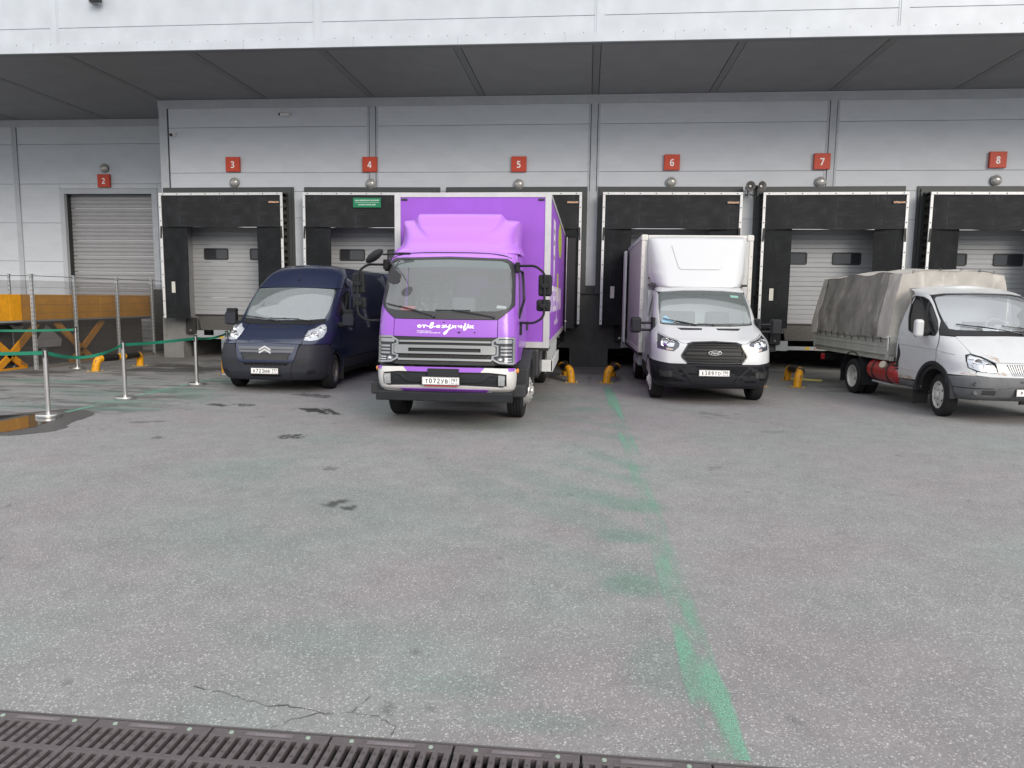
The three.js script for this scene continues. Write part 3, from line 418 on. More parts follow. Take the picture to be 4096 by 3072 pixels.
  // -- dock leveller --
  const l = thing('dock_leveller', 'steel dock leveller with chequer plate lip, ' + WHERE[i], 'dock leveller', [cx, 0, WZ], 0, 'dock levellers');
  part(l, 'lip', prism([[-0.99, 1.165], [0.99, 1.165], [0.92, 0.80], [-0.92, 0.80]], 0.015, 0.035).translate(0, 0, 0), M.chequer);
  part(l, 'platform', box(-1.0, 1.0, 1.16, 1.18, -0.5, 0.012), M.chequer);
  part(l, 'front_beam', [box(-1.1, 1.1, 0.555, 0.65, 0.004, 0.03)], M.galv);
  for (const k of [-1, 1]) part(l, 'mounting_plate', [box(k < 0 ? -1.145 : 0.845, k < 0 ? -0.845 : 1.145, 0.53, 0.785, 0.031, 0.04)], M.galv);
  part(l, 'warning_label', box(-0.40, -0.285, 0.57, 0.64, 0.03, 0.033), std(srgb(196, 160, 30), 0.6));
  { const t = sheet(-0.17, 0.02, 0.58, 0.625, 0.032); part(l, 'maker_label', t, M.hormann); }
  for (const k of [-1, 1]) {
    const b = thing('dock_bumper', 'black rubber bumper, ' + (k < 0 ? 'left' : 'right') + ' one of the dock ' + WHERE[i], 'dock bumper', [cx + k * 1.19, 0.69, WZ], 0, 'rubber dock bumpers');
    part(b, 'rubber_block', [rbox(-0.14, 0.14, 0, 0.45, 0.006, 0.12, 0.025, 3)], M.rubber);
    for (const y of [0.1, 0.35]) part(b, 'bolt_recess', move(new THREE.CylinderGeometry(0.026, 0.026, 0.008, 14), 0, y, 0.12, Math.PI / 2), y < 0.2 ? M.steel : M.black);
  }
});
// roller door 2 in the recess
{
  const d = thing('roller_door', 'grey ribbed roller door under orange sign 2 in the wall recess', 'roller door', [-14.7, 0, LZ - 0.3]);
  const rib = []; for (let y = 0; y < 4.9; y += 0.1225) rib.push([0.0, y + 0.002], [0.022, y + 0.02], [0.026, y + 0.06], [0.022, y + 0.1], [0.0, y + 0.118]);
  const per = 20; for (let k = 0; k * per < rib.length; k++) { const seg = rib.slice(k * per, (k + 1) * per), y0 = seg[0][1], y1 = seg[seg.length - 1][1]; part(d, 'slat_section', metreUV(prism([...seg, [-0.02, y1], [-0.02, y0]], -1.46, 1.46).applyMatrix4(new THREE.Matrix4().makeBasis(V(0, 0, 1), V(0, 1, 0), V(-1, 0, 0)))), M.rollDoor); }
}
// ================= SIGNS, LAMPS, CAMERAS =================
const SIGNS = [[2, -14.76, 5.19, LZ], [3, -9.665, 5.308, WZ], [4, -5.852, 5.29, WZ], [5, -1.859, 5.278, WZ], [6, 2.078, 5.305, WZ], [7, 5.787, 5.311, WZ], [8, 9.95, 5.328, WZ]];
M.orange = std(srgb(190, 62, 34), 0.55, 0, { map: tex(mottle, 2) });
for (const [n, x, y, z] of SIGNS) {
  const t = thing('number_sign', 'orange wall sign with a white ' + WORD[n] + ', above ' + OVER[n], 'sign', [x, y, z], 0, 'orange dock number signs');
  part(t, 'sign_box', rbox(-0.198, 0.198, -0.195, 0.195, 0.02, 0.085, 0.006), M.orange);
  const face = canvasTex(256, 256, (c) => { c.fillStyle = 'rgb(196,66,36)'; c.fillRect(0, 0, 256, 256); c.fillStyle = '#f2eeee'; c.font = 'bold 165px sans-serif'; c.textAlign = 'center'; c.textBaseline = 'middle'; c.save(); c.translate(128, 136); c.scale(0.86, 1); c.fillText(String(n), 0, 0); c.restore(); });
  part(t, 'sign_face', sheet(-0.191, 0.191, -0.188, 0.188, 0.0875), std([1, 1, 1], 0.5, 0, { map: face }));
}
const LAMPS = [[2, -14.743, 5.569, LZ], [3, -9.65, 4.831, WZ], [4, -5.838, 4.793, WZ], [5, -1.857, 4.769, WZ], [6, 2.079, 4.812, WZ], [7, 5.785, 4.809, WZ], [8, 9.962, 4.837, WZ]];
M.lampGlass = phys([0.42, 0.41, 0.39], 0.22, { clearcoat: 0.6, clearcoatRoughness: 0.08, metalness: 0.25, map: tex(mottle, 6) });
for (const [n, x, y, z] of LAMPS) {
  const t = thing('bulkhead_lamp', 'round grey domed lamp ' + (n === 2 ? 'above' : 'below') + ' sign ' + WORD[n] + ', over ' + OVER[n], 'lamp', [x, y, z], 0, 'round bulkhead lamps by the dock signs');
  part(t, 'base', move(new THREE.CylinderGeometry(0.125, 0.13, 0.05, 28), 0, 0, 0.03, Math.PI / 2), M.darkTrim);
  part(t, 'glass_dome', move(new THREE.LatheGeometry(Array.from({ length: 12 }, (_, k) => { const a = k / 11 * Math.PI / 2; return new THREE.Vector2(0.124 * Math.cos(a) + 0.0001, 0.075 * Math.sin(a)); }), 28), 0, 0, 0.056, Math.PI / 2), M.lampGlass);
  part(t, 'ring', move(new THREE.TorusGeometry(0.126, 0.009, 8, 28), 0, 0, 0.057), M.galv);
}
M.whitePlastic = std([0.72, 0.72, 0.7], 0.4);
{
  const c = thing('security_camera', 'white bullet security camera high on the wall at the left', 'security camera', [-8.14, 6.58, WZ]);
  part(c, 'bracket', [cyl([0.08, 0.02, 0], [0.08, 0.02, 0.07], 0.045), cyl([0.08, 0.02, 0.06], [0.03, 0, 0.16], 0.016)], M.whitePlastic);
  part(c, 'body', [cyl([0.08, 0.015, 0.12], [-0.09, -0.02, 0.27], 0.04, 0.042, 16)], M.whitePlastic); part(c, 'lens', cyl([-0.09, -0.02, 0.27], [-0.105, -0.023, 0.284], 0.037, 0.034, 16), M.black); part(c, 'sunshield', [move(rbox(-0.12, 0.12, 0.045, 0.052, -0.045, 0.045, 0.003), -0.01, 0, 0.19, 0, 0.72, 0)], M.whitePlastic);
  const d = thing('security_camera', 'small dark lensed security camera at the top left wall corner', 'security camera', [-11.36, 6.11, WZ]);
  part(d, 'base', cyl([0.02, 0.02, 0], [0.02, 0.02, 0.06], 0.065, 0.06, 18), M.whitePlastic); part(d, 'eyeball', move(new THREE.SphereGeometry(0.062, 18, 14), 0, 0, 0.08), M.whitePlastic); part(d, 'lens', cyl([-0.005, -0.02, 0.12], [-0.008, -0.028, 0.147], 0.045, 0.04, 18), M.black);
}
for (const [x, ry, txt] of [[3.975, 0.05, 'left'], [4.19, 0.45, 'right']]) {
  const h = thing('horn_loudspeaker', 'grey horn loudspeaker, ' + txt + ' one of the pair above the white box van', 'loudspeaker', [x, 4.65, WZ + 0.30], ry, 'pair of horn loudspeakers');
  part(h, 'horn', new THREE.LatheGeometry([[0.018, -0.02], [0.024, 0.03], [0.04, 0.09], [0.075, 0.15], [0.115, 0.185], [0.122, 0.19], [0.116, 0.18], [0.07, 0.14], [0.036, 0.08], [0.03, 0.0]].map((p) => new THREE.Vector2(...p)), 28).rotateX(Math.PI / 2), std([0.16, 0.15, 0.145], 0.5, 0.2));
  part(h, 'driver', cyl([0, 0, -0.14], [0, 0, -0.01], 0.055, 0.05, 18), M.darkTrim2);
  part(h, 'centre_cone', new THREE.SphereGeometry(0.035, 16, 12).translate(0, 0, 0.13), M.whitePlastic);
  part(h, 'bracket', [tube([[0, -0.03, -0.08], [0.0, -0.16, -0.06], [0, -0.19, -0.16], [0, -0.14, -0.29]], 0.012, 16, 8)], M.darkTrim2);
}
{
  const t = thing('customs_sign', 'green plate lettered customs control zone on the top flap behind the blue van', 'sign', [-5.793, 4.23, SZ + 0.045]);
  part(t, 'plate', rbox(-0.375, 0.375, -0.125, 0.125, 0, 0.008, 0.003), std(srgb(20, 120, 82), 0.5));
  const f = canvasTex(768, 256, (c, w, h) => { c.fillStyle = 'rgb(18,122,84)'; c.fillRect(0, 0, w, h); c.fillStyle = '#eef4ee'; c.textAlign = 'center'; c.textBaseline = 'middle'; c.font = 'bold 48px sans-serif'; c.save(); c.translate(w / 2, 66); c.scale(0.86, 1); c.fillText('ЗОНА ТАМОЖЕННОГО КОНТРОЛЯ', 0, 0); c.restore(); c.fillRect(40, 124, w - 80, 5); c.font = 'bold 46px sans-serif'; c.save(); c.translate(w / 2, 186); c.scale(0.86, 1); c.fillText('CUSTOMS CONTROL ZONE', 0, 0); c.restore(); });
  part(t, 'lettering', sheet(-0.365, 0.365, -0.117, 0.117, 0.0095), std([1, 1, 1], 0.5, 0, { map: f }));
  const l = thing('floodlight', 'small dark floodlight on the white fascia, cut by the top edge', 'floodlight', [-10.6, 8.0, -15.7]);
  part(l, 'housing', rbox(-0.11, 0.13, -0.045, 0.2, 0.12, 0.24, 0.02), M.darkTrim2); part(l, 'bracket', [box(-0.17, -0.06, -0.035, -0.005, 0, 0.16), box(-0.02, 0.04, 0.05, 0.1, 0.0, 0.14)], M.galv);
}
// ================= FENCE, RAMP, QUEUE POSTS, WHEEL GUIDES =================
{
  const f = thing('mesh_fence', 'tall wire mesh fence on perforated steel posts at the far left', 'fence', [-12.72, 0, -15.84]);
  const at = [[0, 0], [0, -1.42], [0, -3.1], [0, -4.71], [0, -5.75]], front = [[0, 0], [-0.72, -0.2], [-2.4, -0.7]];
  const perf = []; const post = (x, z, r) => { const g = [box(x - r, x + r, 0, 2.19, z - r, z + r)]; part(f, 'post', g, M.galv); const h = []; for (let y = 0.12; y < 2.15; y += 0.1) { h.push(box(x - 0.008, x + 0.008, y, y + 0.03, z + r, z + r + 0.002)); h.push(box(x + r, x + r + 0.002, y, y + 0.03, z - 0.008, z + 0.008)); } part(f, 'post_slots', merge(h), M.black).userData.kind = 'stuff'; part(f, 'post_cap', rbox(x - r - 0.01, x + r + 0.01, 2.19, 2.21, z - r - 0.01, z + r + 0.01, 0.005), M.galv); };
  for (const [x, z] of at.slice(0, 4)) post(x, z, 0.032); post(front[1][0], front[1][1], 0.022);
  const span = (a, b) => { const dx = b[0] - a[0], dz = b[1] - a[1], L = Math.hypot(dx, dz), g = [], w = 0.0028; for (let t = 0.03; t < L; t += 0.034) { const x = a[0] + dx * t / L, z = a[1] + dz * t / L; g.push(box(x - w, x + w, 0.1, 2.06, z - w, z + w)); } for (let y = 0.1; y < 2.08; y += 0.2) g.push(cyl([a[0], y, a[1]], [b[0], y, b[1]], 0.0028, 0.0028, 5)); const m = part(f, 'wire_mesh', merge(g), std([0.10, 0.096, 0.092], 0.6, 0.2)); m.userData.kind = 'stuff'; part(f, 'top_wire', cyl([a[0], 2.165, a[1]], [b[0], 2.165, b[1]], 0.007, 0.007, 6), M.darkTrim2); };
  for (let i = 0; i + 1 < at.length; i++) span(at[i], at[i + 1]); span(front[0], front[1]); span(front[1], front[2]);
  part(f, 'base_strip', [box(-0.05, 0.03, 0, 0.075, -5.75, 0)], std([0.16, 0.145, 0.13], 0.9, 0, { map: tex(concTex, 1) }));
  // the yellow sided ramp behind the mesh; local x is along the ramp (towards the wall), turned by 90 degrees
  const r = thing('loading_ramp', 'loading ramp with orange side boards and crossed yellow legs behind the mesh fence', 'loading ramp', [-13.1, 0, -15.3], Math.PI / 2);
  M.rampOrange = std(srgb(238, 166, 28), 0.55, 0, { map: tex(concTex, 0.8) }); M.rampLeg = std(srgb(214, 146, 34), 0.55, 0, { map: tex(concTex, 0.9) });
  for (const [a, b] of [[-2.5, 0.3], [0.304, 2.29], [2.295, 3.46], [3.465, 5.8]]) part(r, 'side_board', rbox(a, b, 1.13, 1.735, -0.03, 0, 0.006), M.rampOrange);
  part(r, 'deck', box(-2.5, 5.8, 1.05, 1.11, -2.4, -0.002), M.darkTrim2); part(r, 'edge_rail', box(-2.5, 5.8, 1.09, 1.126, -0.05, 0.012), M.galv);
  part(r, 'back_board', box(-2.5, 5.8, 0.06, 1.05, -0.36, -0.32), std([0.062, 0.062, 0.064], 0.8, 0, { map: tex(concTex, 0.7) }));
  const bar = (x0, y0, x1, y1, w, z) => { const a = Math.atan2(y1 - y0, x1 - x0), l = Math.hypot(x1 - x0, y1 - y0); return move(rbox(0, l, -w / 2, w / 2, z - 0.05, z, 0.006), x0, y0, 0, 0, 0, a); };
  for (const [c, z] of [[0.36, -0.06], [2.79, -0.06]]) { for (const g of [bar(c, 0.3, c - 0.95, 1.06, 0.17, z), bar(c + 0.02, 0.3, c + 0.95, 1.06, 0.17, z - 0.052), bar(c - 0.5, 0.0, c, 0.34, 0.15, z), bar(c + 0.5, 0.0, c, 0.34, 0.15, z - 0.052)]) part(r, 'leg', g, M.rampLeg); part(r, 'foot', rbox(c - 0.42, c + 0.42, 0, 0.035, z - 0.12, z + 0.03, 0.006), M.rampLeg); }
  const plateM = std([0.33, 0.33, 0.335], 0.6, 0, { map: tex(mottle, 1) });
  part(r, 'infill_plate', prism([[1.68, 1.0], [1.28, 0.55], [1.4, 0.44], [2.15, 0.43], [2.18, 0.62]], -0.22, -0.2), plateM); part(r, 'infill_plate', prism([[0.5, 1.02], [1.0, 0.99], [0.78, 0.86]], -0.22, -0.2), plateM); part(r, 'infill_plate', prism([[1.2, 1.02], [1.46, 1.02], [1.2, 0.72], [1.1, 0.76]], -0.22, -0.2), plateM);
}
M.brushed = phys([0.62, 0.61, 0.595], 0.28, { metalness: 0.95 });
M.belt = std(srgb(22, 118, 92), 0.75);
const POSTS = [['first', -7.71, -9.78, 'standing in the puddle'], ['second', -7.77, -11.66, 'second from the puddle, where the green line starts'], ['third', -7.66, -13.78, 'third from the puddle, left of the blue van'], ['fourth', -7.95, -15.62, 'beside the front of the dark blue van'], ['back', -11.89, -16.1, 'by the mesh fence and the yellow wheel guide'], ['edge', -13.72, -15.1, 'cut by the left edge, only its base showing']];
for (const [k, x, z, w] of POSTS) {
  const t = thing('queue_post', 'brushed steel queue barrier post ' + w, 'barrier post', [x, 0, z], 0, 'queue barrier posts');
  part(t, 'base', new THREE.LatheGeometry([[0.0001, 0.062], [0.05, 0.061], [0.145, 0.056], [0.163, 0.050], [0.168, 0.042], [0.168, 0.004], [0.16, 0]].map((p) => new THREE.Vector2(...p)).reverse(), 40), M.brushed);
  part(t, 'pole', new THREE.CylinderGeometry(0.032, 0.032, 0.92, 20).translate(0, 0.505, 0), M.brushed);
  part(t, 'belt_head', [new THREE.CylinderGeometry(0.034, 0.034, 0.03, 20).translate(0, 0.98, 0), rbox(-0.012, 0.012, 0.86, 0.96, 0.028, 0.037, 0.003), rbox(0.026, 0.037, 0.86, 0.96, -0.012, 0.012, 0.003)], M.darkTrim2);
}
function beltGeo(a, b, sag, w = 0.052) { // two-sided strip with a little twist
  return grid((u, v) => { const s = 4 * u * (1 - u), x = lerp(a[0], b[0], u), z = lerp(a[1], b[1], u), y = 0.93 - sag * s, tw = 0.35 * Math.sin(u * 9) * s * (sag > 0.04 ? 2 : 0.6), c = Math.cos(tw), q = Math.sin(tw), L = Math.hypot(b[0] - a[0], b[1] - a[1]); const nx = -(b[1] - a[1]) / L, nz = (b[0] - a[0]) / L, k = (v - 0.5) * w; return [x + nx * k * q, y + k * c, z + nz * k * q]; }, 40, 2);
}
for (const [a, b, sag, w] of [[[-9.7, -9.4], [-7.74, -9.78], 0.02, 'running off the left edge from the post in the puddle'], [[-7.71, -9.81], [-7.77, -11.63], 0.13, 'sagging between the post in the puddle and the next post'], [[-7.77, -11.69], [-7.66, -13.75], 0.015, 'stretched tight from the second to the third post'], [[-7.66, -13.81], [-7.95, -15.59], 0.045, 'running from the third post to the post beside the blue van'], [[-7.95, -15.65], [-7.6, -17.4], 0.03, 'passing behind the front of the blue van'], [[-13.72, -15.1], [-11.92, -16.1], 0.02, 'across the mesh fence at the far left']]) tag(part(scene, numbered('barrier_belt'), beltGeo(a, b, sag), M.belt), 'green barrier belt ' + w, 'barrier belt', 'green queue barrier belts');
// wheel guides: bent pipe on two base plates; dir is the side its front foot steps out to
const guideTex = dataTex(256, 512, (x, y, u, v) => { const band = v > 0.30 && v < 0.43 || v > 0.55 && v < 0.68, chip = fbm(x / 14, y / 14, 4, 120), ch = sstep(0.72, 0.75, chip), c = band ? [0.10, 0.095, 0.09] : [0.86, 0.60, 0.07]; const k = [0.22, 0.15, 0.09]; const d = 0.86 + 0.2 * fbm(x / 40, y / 40, 3, 121); return c.map((q, i) => lerp(q * d, k[i], ch)); }, { srgb: true });
M.guide = std([1, 1, 1], 0.42, 0, { map: guideTex, bumpMap: tex(fineBump, 3, 6), bumpScale: 0.002 });
M.guidePlate = std([0.42, 0.28, 0.07], 0.7, 0, { map: tex(concTex, 3) });
for (const [x, z, dir, w] of [[-11.2, -15.75, 0.28, 'behind the queue posts at the left'], [-8.15, -15.92, -0.28, 'half hidden by the front corner of the blue van'], [-0.29, -15.86, -0.28, 'beside the rear of the purple truck'], [0.46, -15.9, 0.28, 'by the end of the green line'], [3.72, -15.98, -0.28, 'behind the right front wheel of the white van'], [4.47, -15.98, 0.28, 'between the white box van and the pickup truck']]) {
  const t = thing('wheel_guide', 'bent yellow pipe wheel guide ' + w, 'wheel guide', [x, 0, z], 0, 'wheel guides in front of the docks');
  const g = pipe([[0, 0, 0], [dir * 0.12, 0.29, -0.03], [dir * 0.95, 0.30, -0.62], [dir * 0.70, 0.285, -1.42], [dir * 0.62, 0, -1.44]], 0.082, 0.26, 20, 8);
  const u = g.attributes.uv; for (let i = 0; i < u.count; i++) { const a = u.getX(i); u.setXY(i, u.getY(i), a); }
  part(t, 'pipe', g, M.guide);
  for (const [px, pz] of [[0, 0], [dir * 0.62, -1.44]]) { const b = part(t, 'base_plate', rbox(px - 0.15, px + 0.15, 0, 0.012, pz - 0.13, pz + 0.13, 0.004), M.guidePlate); for (const [bx, bz] of [[-0.11, -0.09], [0.11, -0.09], [-0.11, 0.09], [0.11, 0.09]]) part(b, 'bolt', cyl([px + bx, 0.01, pz + bz], [px + bx, 0.035, pz + bz], 0.012, 0.01, 8), M.galv); }
}
tag(part(scene, numbered('rod_loop'), pipe([[4.75, 0.02, -17.45], [5.35, 0.02, -17.2], [5.42, 0.02, -17.4], [4.75, 0.02, -17.7]], 0.014, 0.08, 8), std(srgb(205, 190, 110), 0.5)), 'pale yellow rod bent to a loop, lying by the wheel guide near the pickup', 'rod loop');
// ================= VEHICLES =================
// A body skin: for every height y a plan curve (nose z0, half width w, bow, corner radii rx, rz); a chart (s, y) with s the way round from the centre line.
function mono(xs, ys) {
  const n = xs.length, d = [], m = [0]; for (let i = 0; i + 1 < n; i++) d.push((ys[i + 1] - ys[i]) / (xs[i + 1] - xs[i])); m[0] = d[0]; m[n - 1] = d[n - 2];
  for (let i = 1; i + 1 < n; i++) m[i] = d[i - 1] * d[i] <= 0 ? 0 : 2 * d[i - 1] * d[i] / (d[i - 1] + d[i]);
  return (x) => { x = clamp(x, xs[0], xs[n - 1]); let i = 0; while (i < n - 2 && x > xs[i + 1]) i++; const h = xs[i + 1] - xs[i], t = (x - xs[i]) / h, a = t * t, b = a * t; return (2 * b - 3 * a + 1) * ys[i] + (b - 2 * a + t) * h * m[i] + (-2 * b + 3 * a) * ys[i + 1] + (b - a) * h * m[i + 1]; };
}
class Skin {
  constructor(prof) { const c = (k) => mono(prof.map((p) => p[0]), prof.map((p) => p[k])); [this.z0, this.w, this.b, this.rx, this.rz] = [1, 2, 3, 4, 5].map(c); this.lo = prof[0][0]; this.hi = prof[prof.length - 1][0]; this.map = (s, y) => this.at(s, y); }
  at(s, y) {
    const z0 = this.z0(y), w = this.w(y), b = this.b(y), rx = this.rx(y), rz = this.rz(y), A = 0.8 * (rx + rz), xc = w - rx, a = Math.abs(s), q = Math.sign(s) || 1;
    const t = clamp((a - xc) / A) * Math.PI / 2, x = a <= xc ? a : xc + rx * Math.sin(t), z = z0 - b * (x / w) ** 2 - (a <= xc ? 0 : rz * (1 - Math.cos(t))) - Math.max(0, a - xc - A);
    return [q * x, y, z];
  }
  s(z, y) { const w = this.w(y), rx = this.rx(y), rz = this.rz(y); return w - rx + 0.8 * (rx + rz) + (this.z0(y) - this.b(y) - rz - z); } // s of a point z on the flank
  side(pts) { return pts.map(([z, y]) => [this.s(z, y), y]); }
  roof(smax, crown) { const y = this.hi; return grid((u, v) => { const s = v * smax + 0.0001, L = this.at(-s, y), R = this.at(s, y); return [lerp(L[0], R[0], u), y + crown * 4 * u * (1 - u) * Math.min(1, v * 5 + 0.2), L[2]]; }, 10, 24); }
}
const sym = (half) => [...half, ...mirror(half).filter(([x]) => x !== 0 && x !== -0)];
const arc = (zc, yc, r, a0, a1, n = 14, ry = r) => Array.from({ length: n + 1 }, (_, k) => { const a = (a0 + (a1 - a0) * k / n) * Math.PI / 180; return [zc + r * Math.cos(a), yc + ry * Math.sin(a)]; });
const M2 = (f) => [1, -1].map((k) => f(k));
const flipS = (p, k) => k > 0 ? p : mirror(p);
M.tyre = phys([0.020, 0.020, 0.021], 0.82, { specularIntensity: .45, bumpMap: tex(fineBump, 12), bumpScale: 0.002 });
M.underbody = std(0.016, 0.85); M.plastic = phys([0.016, 0.017, 0.019], 0.6, { specularIntensity: .4, bumpMap: tex(fineBump, 40), bumpScale: 0.0006 }); M.blackGloss = phys([0.012, 0.012, 0.013], 0.25, { clearcoat: 0.5 });
M.chrome = std([0.66, 0.66, 0.67], 0.12, 1.0); M.satinChrome = std([0.36, 0.36, 0.355], 0.3, 0.9); M.reflector = std([0.52, 0.53, 0.55], 0.2, 0.8);
M.lens = phys([0.97, 0.98, 1.0], 0.03, { transmission: 1, ior: 1.5 });
M.amber = phys([0.8, 0.25, 0.02], 0.15, { clearcoat: 0.6 }); M.seat = std([0.055, 0.056, 0.06], 0.85); M.dash = std([0.10, 0.105, 0.11], 0.7); M.paper = std([0.8, 0.8, 0.78], 0.8);
const paint2 = (rgb, o = {}) => phys(rgb, 0.35, { clearcoat: 0.9, clearcoatRoughness: 0.06, ...o });
// road wheel with its axle along x, outer face towards +x
function makeWheel(parent, x, y, z, r, w, rimR, style, turn = 0, side = 1) {
  const sh = r - rimR, prof = [[rimR - 0.012, -w / 2 + 0.02], [rimR + 0.01, -w / 2 + 0.004], [rimR + sh * 0.5, -w / 2 - 0.006], [r - 0.03, -w / 2 + 0.006], [r - 0.008, -w / 2 + 0.022]];
  const gr = 4, tw = w - 0.06; for (let k = 0; k < gr; k++) { const c = -tw / 2 + tw * (k + 0.5) / gr + 0; prof.push([r, c - 0.006 - 0.004], [r - 0.008, c - 0.004], [r - 0.008, c + 0.004], [r, c + 0.006 + 0.004]); }
  prof.push([r - 0.008, w / 2 - 0.022], [r - 0.03, w / 2 - 0.006], [rimR + sh * 0.5, w / 2 + 0.006], [rimR + 0.01, w / 2 - 0.004], [rimR - 0.012, w / 2 - 0.02]);
  const lathe = (pts, n = 48) => new THREE.LatheGeometry(pts.map((p) => new THREE.Vector2(...p)), n).rotateZ(-Math.PI / 2);
  const t = part(parent, 'wheel', lathe(prof), M.tyre); t.position.set(x, y, z); t.rotation.y = turn + (side < 0 ? Math.PI : 0);
  const R = rimR, o = w / 2, e = style.dish; // dish: how far the disc sits in (+) or out (-) from the tyre's outer wall
  const rim = [[R + 0.006, o - 0.006], [R - 0.004, o - 0.002], [R - 0.02, o - 0.02], [R - 0.03, Math.min(o - 0.03, o - e * 0.6)], [R * 0.86, o - e - 0.012], [R * 0.72, o - e + 0.006], [R * 0.52, o - e + 0.022], [R * 0.36, o - e + 0.012], [R * 0.34, o - e - 0.01], [0.0005, o - e - 0.01]];
  part(t, 'rim', lathe(rim), style.mat);
  const holes = []; for (let k = 0; k < style.holes; k++) { const a = k / style.holes * 2 * Math.PI, c = R * 0.72; holes.push(move(new THREE.CylinderGeometry(style.holeR, style.holeR, 0.012, 10), o - e + 0.003, c * Math.cos(a), c * Math.sin(a), 0, 0, Math.PI / 2)); }
  if (holes.length) part(t, 'rim_holes', merge(holes), M.black);
  const hub = [lathe([[R * 0.33, o - e - 0.012], [R * 0.31, o - e + style.hub * 0.6], [R * 0.24, o - e + style.hub], [0.0005, o - e + style.hub + 0.004]], 24)];
  for (let k = 0; k < 6; k++) { const a = k / 6 * 2 * Math.PI; hub.push(move(new THREE.CylinderGeometry(0.014, 0.014, 0.03, 6), o - e + 0.02, R * 0.43 * Math.cos(a), R * 0.43 * Math.sin(a), 0, 0, Math.PI / 2)); }
  part(t, 'hub', merge(hub), style.hubMat ?? style.mat);
  return t;
}
// headlamp: reflector behind, bowls, clear lens in the skin
function makeLamp(parent, skin, poly, bowls, k, { dark, depth = 0.03 } = {}) {
  const pl = flipS(poly, k), L = part(parent, 'headlight', patch(pl, skin.map, { g: 0.04, off: -depth * 0.5, skirt: 0.03 }), dark ?? M.reflector);
  for (const [s, y, r] of bowls) { const b = []; const p = skin.at(k * s, y); const g = new THREE.LatheGeometry([[0.001, -r * 0.45], [r * 0.5, -r * 0.36], [r * 0.85, -r * 0.1], [r, 0.0], [r * 1.06, -0.004]].map((q) => new THREE.Vector2(...q)), 24).rotateX(Math.PI / 2); b.push(move(g, p[0], p[1], p[2] - 0.004)); b.push(move(new THREE.SphereGeometry(r * 0.22, 12, 8), p[0], p[1], p[2] - r * 0.32)); part(L, 'bowl', merge(b), M.chrome); }
  part(L, 'lens', patch(pl, skin.map, { g: 0.04, off: 0.006, skirt: 0.022 }), M.lens); return L;
}
// number plate on a flat frame
function makePlate(parent, x, y, z, left, right, tilt = 0) {
  const f = canvasTex(1040, 224, (c, w, h) => {
    c.fillStyle = '#ecebe8'; c.fillRect(0, 0, w, h); c.strokeStyle = '#16161a'; c.lineWidth = 9; c.strokeRect(9, 9, w - 18, h - 18); c.fillStyle = '#17171b'; c.textBaseline = 'alphabetic'; c.textAlign = 'center';
    if (right) { c.fillRect(760, 9, 8, h - 18); c.font = 'bold 142px sans-serif'; c.save(); c.translate(893, 138); c.scale(0.84, 1); c.fillText(right, 0, 0); c.restore(); c.font = 'bold 52px sans-serif'; c.fillText('RUS', 855, 198); for (const [k, q] of [['#fff', 0], ['#2c4a9c', 1], ['#b4302c', 2]]) { c.fillStyle = k; c.fillRect(930, 160 + q * 13, 70, 13); } c.fillStyle = '#17171b'; }
    let px = left.length > 1 ? 82 : 110; for (const ch of left) { const d = /\d/.test(ch); c.font = `bold ${d ? 196 : 172}px sans-serif`; c.save(); c.translate(px + 44, 184); c.scale(0.86, 1); c.fillText(ch, 0, 0); c.restore(); px += d ? 112 : 110; }
  });
  const p = part(parent, 'licence_plate', rbox(-0.265, 0.265, -0.06, 0.06, -0.012, 0, 0.006), M.blackGloss); p.position.set(x, y, z); p.rotation.x = tilt;
  part(p, 'plate_print', sheet(-0.257, 0.257, -0.053, 0.053, 0.002), std([1, 1, 1], 0.45, 0, { map: f })); return p;
}
function wiper(parent, skin, a, b, pivot, off = 0.03) { // blade a-b lying on the glass, arm from the pivot to its middle
  const P = (q, o) => { const p = V(...skin.at(...q)); p.z += o; p.y += o * 0.5; return p.toArray(); }, mid = [(a[0] + b[0]) / 2, (a[1] + b[1]) / 2], N = 8;
  const bl = Array.from({ length: N + 1 }, (_, i) => P([lerp(a[0], b[0], i / N), lerp(a[1], b[1], i / N)], off * 0.55));
  part(parent, 'wiper', [tube(bl, 0.0085, 16, 6), tube([P(pivot, off * 0.9), P([lerp(pivot[0], mid[0], 0.5), lerp(pivot[1], mid[1], 0.5)], off * 1.4), P(mid, off)], 0.009, 12, 6), cyl(P(pivot, 0.0), P(pivot, off * 1.2), 0.022, 0.018, 10)], M.blackGloss);
}
const seatGeo = (x, y, z, w = 0.48, h = 0.75) => [rbox(x - w / 2, x + w / 2, y - 0.12, y + 0.08, z - 0.25, z + 0.25, 0.06, 3), move(rbox(-w / 2, w / 2, 0, h, -0.07, 0.07, 0.06, 3), x, y, z - 0.25, -0.2), move(rbox(-w * 0.28, w * 0.28, 0, 0.22, -0.05, 0.05, 0.045, 3), x, y + h * 0.98 + 0.02, z - 0.40, -0.15)];
const steering = (x, y, z, r = 0.19, tilt = -0.5) => [move(new THREE.TorusGeometry(r, 0.016, 10, 36), x, y, z, tilt), move(rbox(-r, r, -0.025, 0.03, -0.02, 0.015, 0.012), x, y, z, tilt), move(rbox(-0.06, 0.06, -0.07, 0.06, -0.03, 0.03, 0.02), x, y, z, tilt)];
